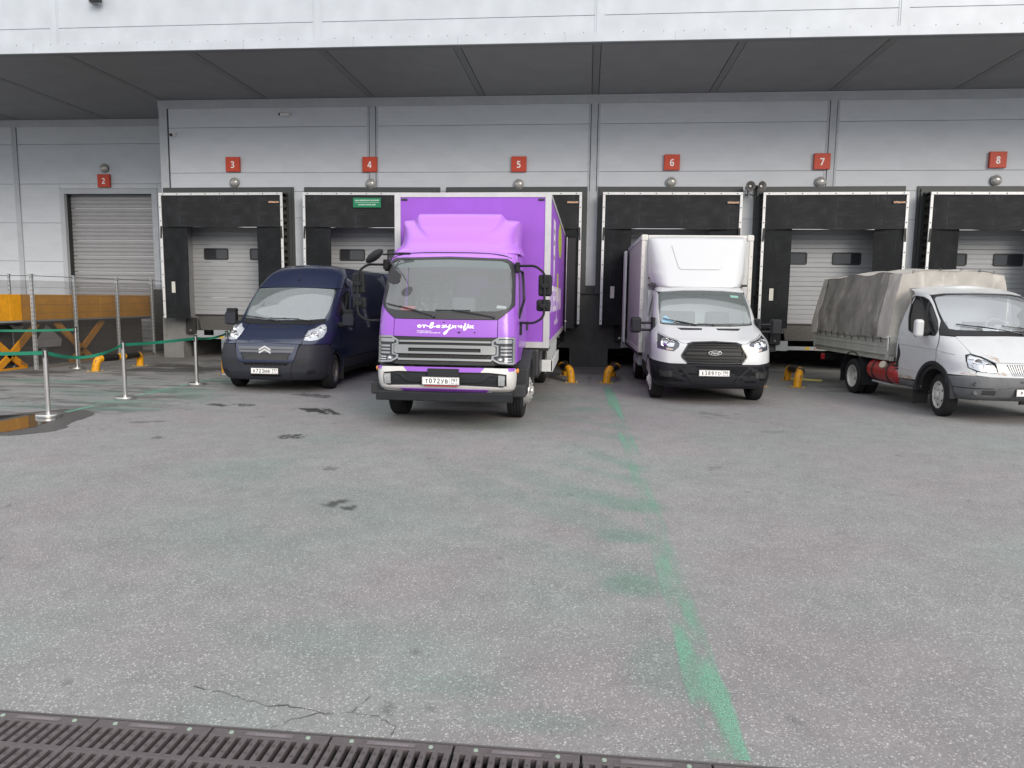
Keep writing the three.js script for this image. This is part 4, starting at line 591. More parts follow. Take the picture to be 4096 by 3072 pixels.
// ---- dark blue van at dock 4 ----
{
  const S = new Skin([[.22, .80, .93, .16, .30, .35], [.30, .89, .98, .17, .30, .36], [.42, .94, 1.01, .17, .30, .36], [.60, .945, 1.025, .17, .30, .38], [.80, .90, 1.02, .17, .30, .42], [.90, .85, 1.015, .17, .30, .44], [.96, .76, 1.01, .15, .30, .44], [1.05, .60, 1.005, .13, .30, .45], [1.15, .42, .995, .13, .28, .42], [1.24, .24, .985, .15, .24, .38], [1.30, .13, .975, .16, .20, .34], [1.60, -.215, .935, .16, .14, .28], [1.94, -.62, .88, .16, .12, .25], [2.10, -.84, .85, .17, .13, .25], [2.25, -1.06, .80, .18, .16, .25], [2.35, -1.25, .73, .2, .2, .25], [2.40, -1.42, .66, .2, .2, .25]]);
  const v = thing('panel_van', 'dark blue panel van with grey bumper, parked left of the purple truck', 'van', [-5.86, 0, -13.83], 0.019);
  const blue = paint2([0.010, 0.0165, 0.048], { clearcoat: 1, clearcoatRoughness: 0.05 }), grey = phys([0.030, 0.032, 0.040], 0.55, { specularIntensity: .45, bumpMap: tex(fineBump, 30), bumpScale: 0.0008 });
  const m = S.map, o = { g: 0.06, off: 0.006, skirt: 0.014 };
  const wsR = [[0, 1.955], [.414, 1.945], [.775, 1.928], [.84, 1.88], [.852, 1.65], [.83, 1.473], [.79, 1.352], [.38, 1.322], [0, 1.318]];
  const winR = [[1.03, 1.80], [1.10, 1.86], [1.34, 1.895], [1.54, 1.875], [1.60, 1.80], [1.86, 1.44], [1.88, 1.40], [1.80, 1.375], [1.14, 1.40], [1.02, 1.46], [1.005, 1.58]];
  const zr = -4.75, rear = (y) => S.s(zr, y), arcF = (r) => arc(-.02, .345, r, -8, 188, 18).map(([z, y]) => [S.s(z, Math.max(y, .23)), Math.max(y, .23)]);
  const ys = steps(.23, 2.39, .12);
  part(v, 'inner_shell', patch([...ys.map((y) => [rear(y), y]), ...ys.slice().reverse().map((y) => [-rear(y), y])], m, { g: 0.12, off: -0.022, skirt: 0, holes: [sym(wsR), winR, mirror(winR), arcF(.36), mirror(arcF(.36))] }), M.underbody);
  part(v, 'roof', S.roof(4.6, 0.06), blue); part(v, 'rear_wall', box(-.98, .98, .3, 2.38, zr, zr + .03), blue); part(v, 'chassis', box(-.9, .9, .22, .45, -4.6, .5), M.underbody);
  part(v, 'hood', patch(sym([[0, 1.233], [.60, 1.229], [.588, 1.155], [.597, 1.06], [.613, .992], [.627, .902], [.3, .912], [0, .917]]), m, o), blue);
  part(v, 'cowl', patch(sym([[0, 1.316], [.38, 1.320], [.792, 1.348], [.853, 1.33], [.83, 1.287], [.66, 1.243], [0, 1.238]]), m, { ...o, off: 0.002 }), M.plastic);
  part(v, 'roof_front', patch(sym([[0, 2.392], [.5, 2.392], [.80, 2.38], [1.0, 2.30], [1.02, 2.2], [1.0, 2.05], [.99, 1.952], [.90, 1.945], [.80, 1.944], [.414, 1.953], [0, 1.963]]), m, o), blue);
  for (const k of [1, -1]) {
    const f = (p) => flipS(p, k);
    part(v, 'fender', patch(f([[.606, 1.225], [.668, 1.238], [.838, 1.282], [.862, 1.326], [.80, 1.352], [.838, 1.473], [.860, 1.65], [.848, 1.88], [.865, 1.925], [.985, 1.943], [.985, 1.6], [1.0, 1.44], [1.12, 1.37], [1.22, 1.28], [1.385, 1.12], [1.735, 1.02], ...S.side([[-.445, .9], [-.46, .75], [-.44, .45]]), ...S.side(arc(-.02, .345, .42, 8, 150, 12)).reverse().slice(0, 8).reverse().reverse(), [1.22, .896], [.64, .896], [.622, .99], [.604, 1.06], [.596, 1.155]].filter((p) => p[1] > .3)), m, { ...o, holes: [f([[.640, .966], [.617, 1.061], [.628, 1.150], [.714, 1.19], [.791, 1.25], [.867, 1.262], [.955, 1.205], [1.015, 1.12], [1.005, 1.018], [.918, .972], [.782, .956]])] }), blue);
    part(v, 'front_door', patch(f([[1.03, 1.94], [1.36, 1.975], ...S.side([[-1.42, 1.95], [-1.46, 1.6], [-1.46, .56], [-.46, .56], [-.465, .92]]), [1.75, 1.03], [1.40, 1.125], [1.235, 1.285], [1.135, 1.378], [1.01, 1.45], [.995, 1.6]]), m, { ...o, holes: [f(winR)] }), blue);
    part(v, 'window', patch(f(winR), m, { g: .08, off: -.006, skirt: 0 }), phys([0.12, 0.13, 0.14], 0.04, { transmission: 0.85, ior: 1.5 }));
    part(v, 'window_seal', patch(f([[1.36, 1.885], [1.40, 1.885], [1.55, 1.39], [1.51, 1.39]]), m, { g: .06, off: .004, skirt: .01 }), M.blackGloss);
    part(v, 'body_side', patch(f([...S.side([[-1.475, .56], [-1.475, 1.95]]), [S.s(-1.3, 2.0), 2.0], [1.03, 2.06], [1.04, 2.2], [1.02, 2.31], [.83, 2.387], [S.s(zr, 2.387), 2.387], [S.s(zr, 1.5), 1.5], [S.s(zr, .56), .56]]), m, o), blue);
    part(v, 'side_moulding', patch(f([...S.side([[-.50, .36], [-.47, .545], [zr, .545], [zr, .36]])]), m, { g: .1, off: .016, skirt: .02 }), grey);
    part(v, 'slide_rail', patch(f(S.side([[-2.6, 1.30], [-2.6, 1.34], [-4.5, 1.34], [-4.5, 1.30]])), m, { g: .1, off: .012, skirt: .012 }), M.plastic);
    part(v, 'bumper_corner', patch(f([[.634, .886], [1.20, .886], [1.25, .86], ...arcF(.425).reverse().filter((p) => p[1] > .26 && p[0] < S.s(.1, p[1])).reverse().reverse(), [1.12, .24], [.437, .24], [.508, .565], [.555, .664], [.592, .811]]), m, o), grey);
    part(v, 'fog_recess', patch(f([[.60, .605], [.80, .613], [.775, .55], [.588, .548]]), m, { g: .05, off: .008, skirt: .01 }), M.black);
    part(v, 'lower_recess', patch(f([[.76, .43], [.90, .435], [.915, .405], [.86, .36], [.74, .345]]), m, { g: .05, off: .008, skirt: .01 }), M.plastic);
    makeLamp(v, S, [[.621, .956], [.600, 1.061], [.612, 1.156], [.714, 1.19], [.791, 1.25], [.867, 1.262], [.955, 1.205], [1.015, 1.12], [1.005, 1.018], [.918, .972], [.782, .954]], [[.68, 1.03, .052], [.80, 1.06, .075], [.89, 1.16, .06]], k, { dark: std([0.78, 0.80, 0.82], 0.25, 0.35) });
    part(v, 'arch_trim', patch(f([...S.side(arc(-.02, .345, .405, -5, 188, 20)).map(([s, y]) => [s, Math.max(y, .24)]), ...S.side(arc(-.02, .345, .43, -5, 188, 20)).reverse().map(([s, y]) => [s, Math.max(y, .24)])]), m, { g: .06, off: .010, skirt: .03 }), blue);
    const mi = part(v, 'mirror', [rbox(-.11, .11, -.02, .25, -.10, .06, .045, 4).translate(k * 1.20, 1.22, -.30), rbox(-.08, .08, 0, .10, -.06, .05, .03).translate(k * 1.06, 1.18, -.3), rbox(-.10, .10, .2, .29, -.10, .05, .035, 3).translate(k * 1.20, 1.24, -.32)], M.plastic);
    part(mi, 'mirror_frame', rbox(-.108, .108, -.005, .205, .05, .075, .02).translate(k * 1.20, 1.22, -.30), grey); part(mi, 'indicator', rbox(-.012, .012, .05, .15, -.02, .05, .01).translate(k * 1.312, 1.22, -.28), M.lens);
    makeWheel(v, k * .905, .338, 0, .338, .215, .215, { dish: .055, holes: 10, holeR: .018, hub: .02, mat: std([0.16, 0.155, 0.15], 0.45, 0.6) }, 0.06, k); makeWheel(v, k * .905, .338, -3.45, .338, .215, .215, { dish: .055, holes: 10, holeR: .018, hub: .02, mat: std([0.16, 0.155, 0.15], 0.45, 0.6) }, 0, k);
    part(v, 'mud_flap', box(k * .9 - .13, k * .9 + .13, .14, .42, -.46, -.445), M.rubber);
  }
  part(v, 'bumper_centre', patch(sym([[0, .566], [.502, .566], [.432, .24], [0, .24]]), m, { ...o, off: .010, holes: [sym([[0, .558], [.425, .556], [.41, .515], [0, .513]]), sym([[0, .345], [.30, .345], [.26, .30], [0, .30]])] }), grey);
  part(v, 'slot_ribs', Array.from({ length: 9 }, (_, i) => { const x = -.36 + i * .09, p = S.at(x, .536); return box(x - .004, x + .004, .512, .56, p[2] - .03, p[2] + .0); }), M.plastic);
  part(v, 'grille_surround', patch(sym([[0, .908], [.60, .892], [.577, .811], [.545, .664], [.498, .575], [0, .575]]), m, { ...o, off: .014, holes: [sym([[0, .735], [.473, .735], [.415, .614], [0, .614]])] }), blue);
  part(v, 'grille_bar', patch(sym([[0, .852], [.533, .848], [.49, .745], [0, .745]]), m, { g: .06, off: .026, skirt: .018 }), std([0.13, 0.135, 0.15], 0.35, 0.4));
  part(v, 'grille_groove', patch(sym([[0, .805], [.50, .800], [.495, .788], [0, .790]]), m, { g: .06, off: .028, skirt: .004 }), M.black);
  { const g = []; for (let i = -26; i < 27; i++) for (const d of [-1, 1]) { const pts = []; for (let t = 0; t <= 6; t++) { const y = lerp(.614, .735, t / 6), x = i * .034 + d * (y - .675) * 1.5; if (Math.abs(x) < lerp(.415, .473, t / 6)) { const p = S.at(x, y); pts.push([p[0], p[1], p[2] + .004]); } } if (pts.length > 1) g.push(cyl(pts[0], pts[pts.length - 1], .0045, .0045, 5)); } part(v, 'grille_mesh', merge(g), std([0.12, 0.12, 0.125], 0.4, 0.5)); part(v, 'grille_backing', patch(sym([[0, .735], [.473, .735], [.415, .614], [0, .614]]), m, { g: .08, off: -.02, skirt: 0 }), M.black); }
  for (const dy of [0, -.052]) { const z = S.at(0, .8)[2] + .045, c = .815 + dy; part(v, 'chevron_emblem', prism([[0, c + .062], [.112, c - .002], [.112, c - .03], [.095, c - .03], [0, c + .026], [-.095, c - .03], [-.112, c - .03], [-.112, c - .002]], z - .014, z, .004), std([.78, .78, .78], .22, .45)); }
  for (const [a, b] of [[-.33, -.05], [.0, .28]]) { const g = []; for (let i = 0; i < 12; i++) { const s = lerp(a, b, (i + .5) / 12); g.push(patch([[s - .006, 1.195], [s + .006, 1.195], [s - .006, 1.17], [s - .018, 1.17]], m, { g: .05, off: .008, skirt: .004 })); } part(v, 'hood_vent', merge(g), M.black); }
  part(v, 'windshield', patch(sym(wsR), m, { g: .07, off: -.002, skirt: .006 }), phys([0.74, 0.86, 0.86], 0.015, { transmission: 0.84, ior: 2.4 }));
  part(v, 'windshield_frit', patch(sym([[0, 1.968], [.42, 1.957], [.80, 1.938], [.862, 1.89], [.870, 1.65], [.846, 1.46], [.80, 1.345], [.38, 1.312], [0, 1.306]]), m, { g: .07, off: -.012, skirt: 0, holes: [sym([[0, 1.935], [.40, 1.925], [.76, 1.91], [.82, 1.87], [.832, 1.65], [.81, 1.48], [.772, 1.365], [.38, 1.336], [0, 1.332]])] }), M.black);
  wiper(v, S, [-.80, 1.385], [-.36, 1.335], [-.06, 1.29]); wiper(v, S, [-.26, 1.345], [.33, 1.34], [.55, 1.30]);
  part(v, 'dashboard', [rbox(-.86, .86, .95, 1.26, -.75, -.08, .08, 3), rbox(-.86, .86, 1.1, 1.30, -.62, -.25, .06, 3)], std([0.16, 0.17, 0.175], 0.6)); part(v, 'seat', seatGeo(.45, .85, -1.15), M.seat); part(v, 'seat', seatGeo(-.25, .85, -1.15, .42), M.seat); part(v, 'seat', seatGeo(-.66, .85, -1.15, .40), M.seat);
  part(v, 'steering_wheel', steering(.43, 1.27, -.80), M.seat); part(v, 'bulkhead', box(-.78, .78, .5, 2.06, -1.75, -1.72), std([0.2, 0.21, 0.22], 0.7)); part(v, 'headliner', box(-.62, .62, 2.02, 2.05, -1.7, -1.05), std([0.4, 0.41, 0.4], 0.9));
  part(v, 'dashboard_papers', [rbox(-.26, .05, 1.305, 1.312, -.42, -.28, .003), move(rbox(-.09, .09, 0, .03, -.02, .02, .008), .02, 1.31, -.5)], std([0.6, 0.72, 0.8], 0.7));
  { const p = V(...S.at(.0, 2.10)); part(v, 'antenna', [cyl([p.x, p.y, p.z], [p.x + .01, p.y + .03, p.z + .03], .016, .012, 10), cyl([p.x + .01, p.y + .03, p.z + .02], [p.x + .02, p.y + .50, p.z - .30], .004, .002, 6)], M.black); }
  makePlate(v, 0, .415, S.at(0, .415)[2] + .03, 'К723МВ', '777');
}
// ---- white box van at dock 6 ----
{
  const S = new Skin([[.28, .80, .93, .15, .28, .36], [.36, .90, .99, .16, .28, .36], [.50, .93, 1.02, .16, .28, .38], [.72, .925, 1.03, .16, .28, .40], [.90, .90, 1.03, .16, .28, .42], [1.04, .86, 1.025, .16, .28, .44], [1.11, .78, 1.015, .16, .27, .45], [1.18, .58, 1.0, .15, .26, .46], [1.26, .36, .985, .15, .24, .44], [1.33, .14, .97, .16, .20, .36], [1.37, .02, .96, .16, .16, .30], [1.52, -.125, .937, .155, .145, .28], [1.68, -.295, .91, .15, .13, .26], [1.84, -.49, .88, .15, .125, .255], [1.98, -.69, .855, .15, .12, .25], [2.04, -.80, .835, .16, .14, .25], [2.10, -1.05, .78, .2, .2, .25]]);
  const v = thing('box_van', 'white box van with roof fairing and black grille parked right of the purple truck', 'van', [2.195, 0, -13.77], 0.015);
  const white = paint2([0.54, 0.55, 0.565], { clearcoat: 0.7, clearcoatRoughness: 0.1 }), boxWhite = std([0.55, 0.55, 0.545], 0.45, 0, { map: tex(mottle, 0.5) }), cream = std([0.58, 0.57, 0.54], 0.5), grey = phys([0.015, 0.016, 0.020], 0.55, { specularIntensity: .45, bumpMap: tex(fineBump, 30), bumpScale: 0.0008 }), slat = phys([0.012, 0.012, 0.013], 0.5, { specularIntensity: .5 });
  const m = S.map, o = { g: 0.06, off: 0.006, skirt: 0.014 }, zr = -1.35, rear = (y) => S.s(zr, y);
  const wsR = [[0, 1.982], [.385, 1.977], [.80, 1.948], [.86, 1.908], [.868, 1.741], [.845, 1.433], [.812, 1.379], [.371, 1.340], [0, 1.336]];
  const winR = [[1.035, 1.72], [1.12, 1.86], [1.30, 1.93], [1.62, 1.945], [1.74, 1.86], [1.92, 1.40], [1.86, 1.35], [1.3, 1.36], [1.06, 1.46]];
  const arcF = (r) => arc(-.02, .345, r, -8, 188, 18).map(([z, y]) => [S.s(z, Math.max(y, .29)), Math.max(y, .29)]);
  const ys = steps(.29, 2.095, .12);
  part(v, 'inner_shell', patch([...ys.map((y) => [rear(y), y]), ...ys.slice().reverse().map((y) => [-rear(y), y])], m, { g: .12, off: -.022, skirt: 0, holes: [sym(wsR), winR, mirror(winR), arcF(.36), mirror(arcF(.36))] }), M.underbody);
  part(v, 'cab_roof', S.roof(1.9, .04), white); part(v, 'cab_rear_wall', box(-.95, .95, .4, 2.0, zr - .03, zr), white); part(v, 'chassis', [box(-.85, .85, .28, .5, -1.4, .5), box(-.42, -.32, .48, .66, -5.6, -1), box(.32, .42, .48, .66, -5.6, -1), box(-.9, -.5, .3, .62, -2.9, -1.7)], M.underbody);
  part(v, 'hood', patch(sym([[0, 1.327], [.377, 1.328], [.80, 1.352], [.85, 1.372], [.94, 1.33], [1.005, 1.228], [.63, 1.114], [.555, 1.068], [.467, 1.062], [.371, 1.090], [0, 1.106]]), m, o), white);
  part(v, 'roof_edge', patch(sym([[0, 2.095], [.6, 2.095], [1.0, 2.09], [1.03, 2.0], [.90, 1.965], [.80, 1.957], [.385, 1.986], [0, 1.991]]), m, o), white);
  for (const k of [1, -1]) {
    const f = (p) => flipS(p, k);
    const lamp = [[1.018, 1.205], [.628, 1.100], [.588, 1.051], [.602, .994], [.685, .918], [.747, .923], [1.049, .963], [1.06, 1.05]];
    part(v, 'fender', patch(f([[.858, 1.380], [.848, 1.39], [.853, 1.433], [.876, 1.741], [.868, 1.908], [.88, 1.945], [1.02, 1.985], [1.015, 1.78], [1.02, 1.50], [1.12, 1.385], [1.25, 1.24], [1.45, 1.08], ...S.side([[-.40, .98], [-.46, .8], [-.46, .5]]), ...S.side(arc(-.02, .345, .43, 8, 100, 8)), [1.22, .76], [.835, .724], [.56, .698], [.468, .712], [.468, .735], [.556, .815], [.566, .862], [.457, 1.045], [.47, 1.056], [.56, 1.060], [.635, 1.106], [1.008, 1.22], [.948, 1.325]].filter((p) => p[1] > .3)), m, { ...o, holes: [f(lamp)] }), white);
    makeLamp(v, S, lamp, [[.74, 1.05, .058], [.86, 1.07, .07]], k, { dark: std([0.10, 0.105, 0.115], 0.3, 0.5), depth: .04 });
    part(v, 'lamp_reflector', patch(f([[.69, 1.0], [.67, 1.06], [.72, 1.10], [.90, 1.14], [.93, 1.10], [.92, 1.03], [.80, 1.015], [.78, .995]]), m, { g: .04, off: -.004, skirt: .01 }), M.chrome);
    part(v, 'turn_signal', patch(f([[.70, .965], [.84, .985], [.83, .945], [.70, .94]]), m, { g: .04, off: -.002, skirt: .01 }), std([0.55, 0.42, 0.38], 0.2, 0.3));
    part(v, 'front_door', patch(f([[1.035, 1.985], [1.36, 2.02], ...S.side([[-1.30, 1.99], [-1.33, 1.5], [-1.33, .62], [-.475, .62], [-.475, .80], [-.415, .99]]), [1.465, 1.085], [1.262, 1.248], [1.13, 1.395], [1.035, 1.50], [1.03, 1.78]]), m, { ...o, holes: [f(winR)] }), white);
    part(v, 'window', patch(f(winR), m, { g: .08, off: -.006, skirt: 0 }), phys([0.10, 0.11, 0.12], .04, { transmission: .85, ior: 1.5 }));
    part(v, 'sill', patch(f(S.side([[-.47, .36], [-.47, .61], [zr, .61], [zr, .36]])), m, { g: .1, off: .012, skirt: .016 }), grey);
    part(v, 'arch_trim', patch(f([...S.side(arc(-.02, .345, .405, -5, 188, 20)).map(([s, y]) => [s, Math.max(y, .30)]), ...S.side(arc(-.02, .345, .455, -5, 188, 20)).reverse().map(([s, y]) => [s, Math.max(y, .30)])]), m, { g: .06, off: .012, skirt: .03 }), grey);
    part(v, 'door_handle', [rbox(-.012, .03, 1.03, 1.06, -.1, .1, .01).translate(k * 1.0, 0, -1.0)], grey);
    const mi = part(v, 'mirror', [rbox(-.10, .10, 0, .29, -.08, .07, .05, 4).translate(k * 1.275, 1.19, -.15), pipe([[k * .93, 1.375, -.12], [k * 1.22, 1.375, -.14]], .022, .05, 8), pipe([[k * .95, 1.245, -.12], [k * 1.22, 1.245, -.14]], .024, .05, 8), rbox(-.03, .03, 1.16, 1.48, -.30, .0, .02).translate(k * .955, 0, -.05)], grey);
    part(mi, 'indicator', rbox(-.016, .016, .03, .12, -.02, .07, .012).translate(k * 1.375, 1.19, -.14), M.lens);
    part(v, 'fog_pocket', patch(f([[.70, .578], [.93, .588], [.95, .57], [.92, .475], [.705, .482]]), m, { g: .03, off: .02, skirt: .016 }), M.black);
    { const p = V(...S.at(k * .835, .53)); part(v, 'fog_lamp_cover', [move(new THREE.CylinderGeometry(.048, .052, .03, 24), p.x, p.y, p.z + .012, Math.PI / 2 - .1, 0, -k * .2), move(new THREE.TorusGeometry(.054, .008, 8, 28), p.x, p.y, p.z + .024, 0, k * .3)], slat); }
    const steelW = std([0.30, 0.30, 0.29], 0.5, 0.5), whiteHub = std([0.62, 0.61, 0.58], .5);
    makeWheel(v, k * .885, .345, 0, .345, .225, .205, { dish: .0, holes: 8, holeR: .016, hub: .055, mat: whiteHub }, 0.03, k); for (const dx of [.93, .68]) makeWheel(v, k * dx, .345, -3.3, .345, .19, .205, { dish: .09, holes: 8, holeR: .016, hub: .02, mat: steelW }, 0, k);
    part(v, 'mud_flap', box(k * .85 - .14, k * .85 + .14, .12, .45, -3.76, -3.745), M.rubber);
    part(v, 'side_guard', [box(k * 1.07 - .015, k * 1.07 + .015, .47, .57, -2.85, -1.6), box(k * 1.07 - .012, k * .9, .45, .78, -1.72, -1.66), box(k * 1.07 - .012, k * .9, .45, .78, -2.7, -2.64)], M.galv);
  }
  part(v, 'bumper', patch(sym([[0, .712], [.47, .698], [.555, .686], [.832, .713], [1.215, .748], ...arcF(.44).reverse().filter((p, i) => p[1] > .31 && i > 8).reverse(), [1.08, .295], [0, .295]].filter((p, i, a) => i < 5 || p[1] < .75)), m, { ...o, g: .04, off: .010, holes: [sym([[0, .496], [.395, .496], [.335, .40], [0, .398]])] }), grey);
  part(v, 'bumper_lip', patch(sym([[0, .470 + .045], [.42, .515], [.57, .655], [.60, .655], [.45, .50], [.38, .385], [0, .375]]), m, { ...o, g: .04, off: .026, skirt: .02, holes: [sym([[0, .496], [.395, .496], [.335, .40], [0, .398]])] }), grey);
  part(v, 'lower_grille', [...Array.from({ length: 2 }, (_, i) => patch(sym([[0, .462 - i * .03], [.37, .462 - i * .03], [.37, .452 - i * .03], [0, .452 - i * .03]]), m, { g: .08, off: -.005, skirt: .02 })), patch(sym([[0, .496], [.395, .496], [.335, .40], [0, .398]]), m, { g: .1, off: -.03, skirt: 0 })], M.black);
  // grille: frame, bars with rounded ends, oval badge
  const gr = [[0, 1.095], [.371, 1.082], [.449, 1.045], [.558, .862], [.55, .815], [.465, .731], [0, .722]], gi = [[0, 1.078], [.362, 1.066], [.436, 1.032], [.537, .860], [.53, .824], [.455, .748], [0, .738]];
  part(v, 'grille_frame', patch(sym(gr), m, { ...o, off: .018, skirt: .025, holes: [sym(gi)] }), M.blackGloss); part(v, 'grille_backing', patch(sym(gi), m, { g: .08, off: -.012, skirt: 0 }), M.black);
  for (const [y, w, h] of [[1.045, .40, .022], [1.002, .435, .022], [.945, .47, .024], [.868, .505, .024], [.812, .49, .022], [.768, .44, .02]]) part(v, 'grille_bar', patch(roundRect(-w, w, y - h / 2, y + h / 2, h * .49, 4), m, { g: .06, off: .014, skirt: .022 }), slat);
  for (const [y, w] of [[1.024, .415], [.906, .50], [.79, .47]]) for (const k of [1, -1]) part(v, 'grille_end', patch(roundRect(k > 0 ? w - .03 : -w - .006, k > 0 ? w + .006 : -w + .03, y - .04, y + .04, .016, 4), m, { g: .05, off: .012, skirt: .02 }), slat);
  const ford = canvasTex(256, 104, (c, w, h) => { c.fillStyle = '#cfd0d2'; c.fillRect(0, 0, w, h); c.fillStyle = '#20242d'; c.beginPath(); c.ellipse(w / 2, h / 2, 116, 43, 0, 0, 7); c.fill(); c.font = 'italic bold 66px serif'; c.fillStyle = '#e8e9ea'; c.textAlign = 'center'; c.textBaseline = 'middle'; c.fillText('Ford', w / 2 - 4, h / 2 + 2); });
  { const z = S.at(0, .909)[2] + .03; const b = part(v, 'badge', prism(circle(0, .909, .116, 36, .042), z - .02, z, .004), M.chrome); const g = new THREE.CircleGeometry(1, 40); g.scale(.113, .040, 1); g.translate(0, .909, z + .001); part(b, 'badge_face', g, std([1, 1, 1], .3, .2, { map: ford })); }
  for (const k of [1, -1]) part(v, 'hood_vent', patch(flipS([[.125, 1.298], [.563, 1.300], [.50, 1.266], [.138, 1.271]], k), m, { g: .06, off: .009, skirt: .006 }), M.black);
  part(v, 'windshield', patch(sym(wsR), m, { g: .07, off: -.002, skirt: .006 }), phys([.78, .87, .86], .02, { transmission: .86, ior: 2.4 }));
  part(v, 'windshield_frit', patch(sym([[0, 1.99], [.40, 1.986], [.82, 1.957], [.876, 1.91], [.882, 1.741], [.858, 1.42], [.82, 1.365], [.371, 1.332], [0, 1.328]]), m, { g: .07, off: -.012, skirt: 0, holes: [sym([[0, 1.955], [.37, 1.95], [.77, 1.92], [.82, 1.885], [.838, 1.741], [.82, 1.46], [.79, 1.41], [.371, 1.372], [0, 1.368]])] }), M.black);
  wiper(v, S, [-.78, 1.46], [-.33, 1.355], [-.22, 1.345]); wiper(v, S, [-.30, 1.36], [.48, 1.36], [.10, 1.345]);
  part(v, 'windshield_sticker', patch([[-.80, 1.42], [-.78, 1.49], [-.72, 1.52], [-.58, 1.40], [-.62, 1.385], [-.77, 1.40]], m, { g: .06, off: -.008, skirt: 0 }), std(srgb(90, 180, 220), .4)); part(v, 'toll_tag', patch([[.52, 1.915], [.67, 1.905], [.68, 1.865], [.53, 1.875]], m, { g: .06, off: -.008, skirt: .01 }), std(srgb(170, 225, 205), .4));
  part(v, 'dashboard', [rbox(-.84, .84, .98, 1.33, -.80, -.20, .08, 3), rbox(-.2, .25, 1.30, 1.36, -.7, -.4, .03)], std([.15, .16, .16], .6)); part(v, 'seat', seatGeo(.43, .9, -1.0, .48, .7), M.seat); part(v, 'seat', seatGeo(-.4, .9, -1.0, .8, .7), M.seat); part(v, 'steering_wheel', steering(.42, 1.30, -.85), M.seat);
  part(v, 'sun_visor', [box(-.6, -.05, 1.90, 1.93, -1.0, -.86), box(.05, .6, 1.90, 1.93, -1.0, -.86), rbox(-.12, .12, 1.86, 1.92, -.92, -.84, .02)], M.dash); part(v, 'dashboard_papers', [rbox(-.3, -.05, 1.335, 1.342, -.55, -.4, .003), rbox(-.16, -.09, 1.34, 1.375, -.50, -.48, .003)], M.paper);
  // roof fairing
  const F = new Skin([[2.05, -.84, .80, .06, .22, .34], [2.10, -.86, .86, .06, .26, .44], [2.2, -.91, .92, .06, .32, .50], [2.35, -.98, .955, .06, .34, .46], [2.6, -1.10, .965, .05, .30, .36], [2.85, -1.22, .97, .05, .24, .24], [2.97, -1.29, .97, .05, .2, .17], [3.04, -1.36, .965, .05, .18, .12], [3.07, -1.44, .94, .04, .16, .05]]), fm = F.map;
  const fy = steps(2.06, 3.07, .07), fs = (y) => F.s(-1.495, y); part(v, 'roof_fairing', [patch([...fy.map((y) => [fs(y), y]), ...fy.slice().reverse().map((y) => [-fs(y), y])], fm, { g: .05, off: 0, skirt: .02 }), F.roof(1.25, .008)], white);
  part(v, 'fairing_panel', patch(sym([[0, 2.90], [.50, 2.90], [.53, 2.87], [.41, 2.44], [.37, 2.40], [0, 2.395]]), fm, { g: .05, off: .014, skirt: .014 }), white);
  part(v, 'fairing_gap', [tube([[-.80, 2.07, -1.12], [-.55, 2.06, -.98], [0, 2.052, -.93], [.55, 2.06, -.98], [.80, 2.07, -1.12]], .014, 30, 6), box(-.95, -.8, 2.08, 2.12, -1.48, -1.15), box(.8, .95, 2.08, 2.12, -1.48, -1.15)], M.black); part(v, 'clearance_lamp', [rbox(-.955, -.895, 2.225, 2.255, -1.47, -1.42, .008)], M.black);
  // cargo box
  const bx0 = -1.10, bx1 = 1.11, by0 = .72, by1 = 3.10, bz0 = -5.45, bz1 = -1.5, t = .085;
  part(v, 'box_front', box(bx0 + t, bx1 - t, by0 + t, by1 - t, bz1 - .04, bz1 - .012), boxWhite);
  for (const k of [0, 1]) { const x = k ? bx1 : bx0, s = k ? -1 : 1; part(v, 'box_side', box(Math.min(x + s * .012, x + s * .04), Math.max(x + s * .012, x + s * .04), by0 + t, by1 - t, bz0, bz1 - t), boxWhite); part(v, 'corner_post', rbox(Math.min(x, x + s * t), Math.max(x, x + s * t), by0, by1 - .10, bz1 - t, bz1, .02, 3), cream); part(v, 'corner_cap', rbox(Math.min(x - s * .008, x + s * .13), Math.max(x - s * .008, x + s * .13), by1 - .12, by1 + .01, bz1 - .13, bz1 + .01, .03, 3), cream); part(v, 'side_rail', box(Math.min(x, x + s * .05), Math.max(x, x + s * .05), by1 - t, by1, bz0, bz1 - .13), M.alu); part(v, 'side_rail', box(Math.min(x, x + s * .05), Math.max(x, x + s * .05), by0, by0 + t, bz0, bz1 - t), M.alu); const riv = []; for (let y = by0 + .2; y < by1 - .2; y += .22) riv.push(move(new THREE.CylinderGeometry(.009, .009, .008, 6), x + s * .03, y, bz1 + .001, Math.PI / 2)); part(v, 'rivets', merge(riv), M.darkTrim).userData.kind = 'stuff'; }
  part(v, 'top_rail', rbox(bx0 + .13, bx1 - .13, by1 - t, by1, bz1 - t, bz1, .02, 3), cream); part(v, 'bottom_rail', box(bx0 + t, bx1 - t, by0, by0 + t, bz1 - t, bz1 - .005), cream); part(v, 'box_roof', box(bx0 + .02, bx1 - .02, by1 - .03, by1 - .005, bz0, bz1 - .03), boxWhite); part(v, 'box_floor', box(bx0, bx1, by0 - .06, by0, bz0, bz1), M.underbody);
  part(v, 'rear_door', [box(bx0 - .10, bx0 - .05, by0 + .02, by1 - .1, bz0 + .02, bz0 + .5)], M.alu, 'rear door swung open along the side'); part(v, 'lock_rod', [cyl([bx0 - .115, by0 - .02, bz0 + .45], [bx0 - .115, by1 - .12, bz0 + .45], .014)], M.steel);
  makePlate(v, -.005, .565, S.at(0, .565)[2] + .03, 'Е389ТО', '790');
}
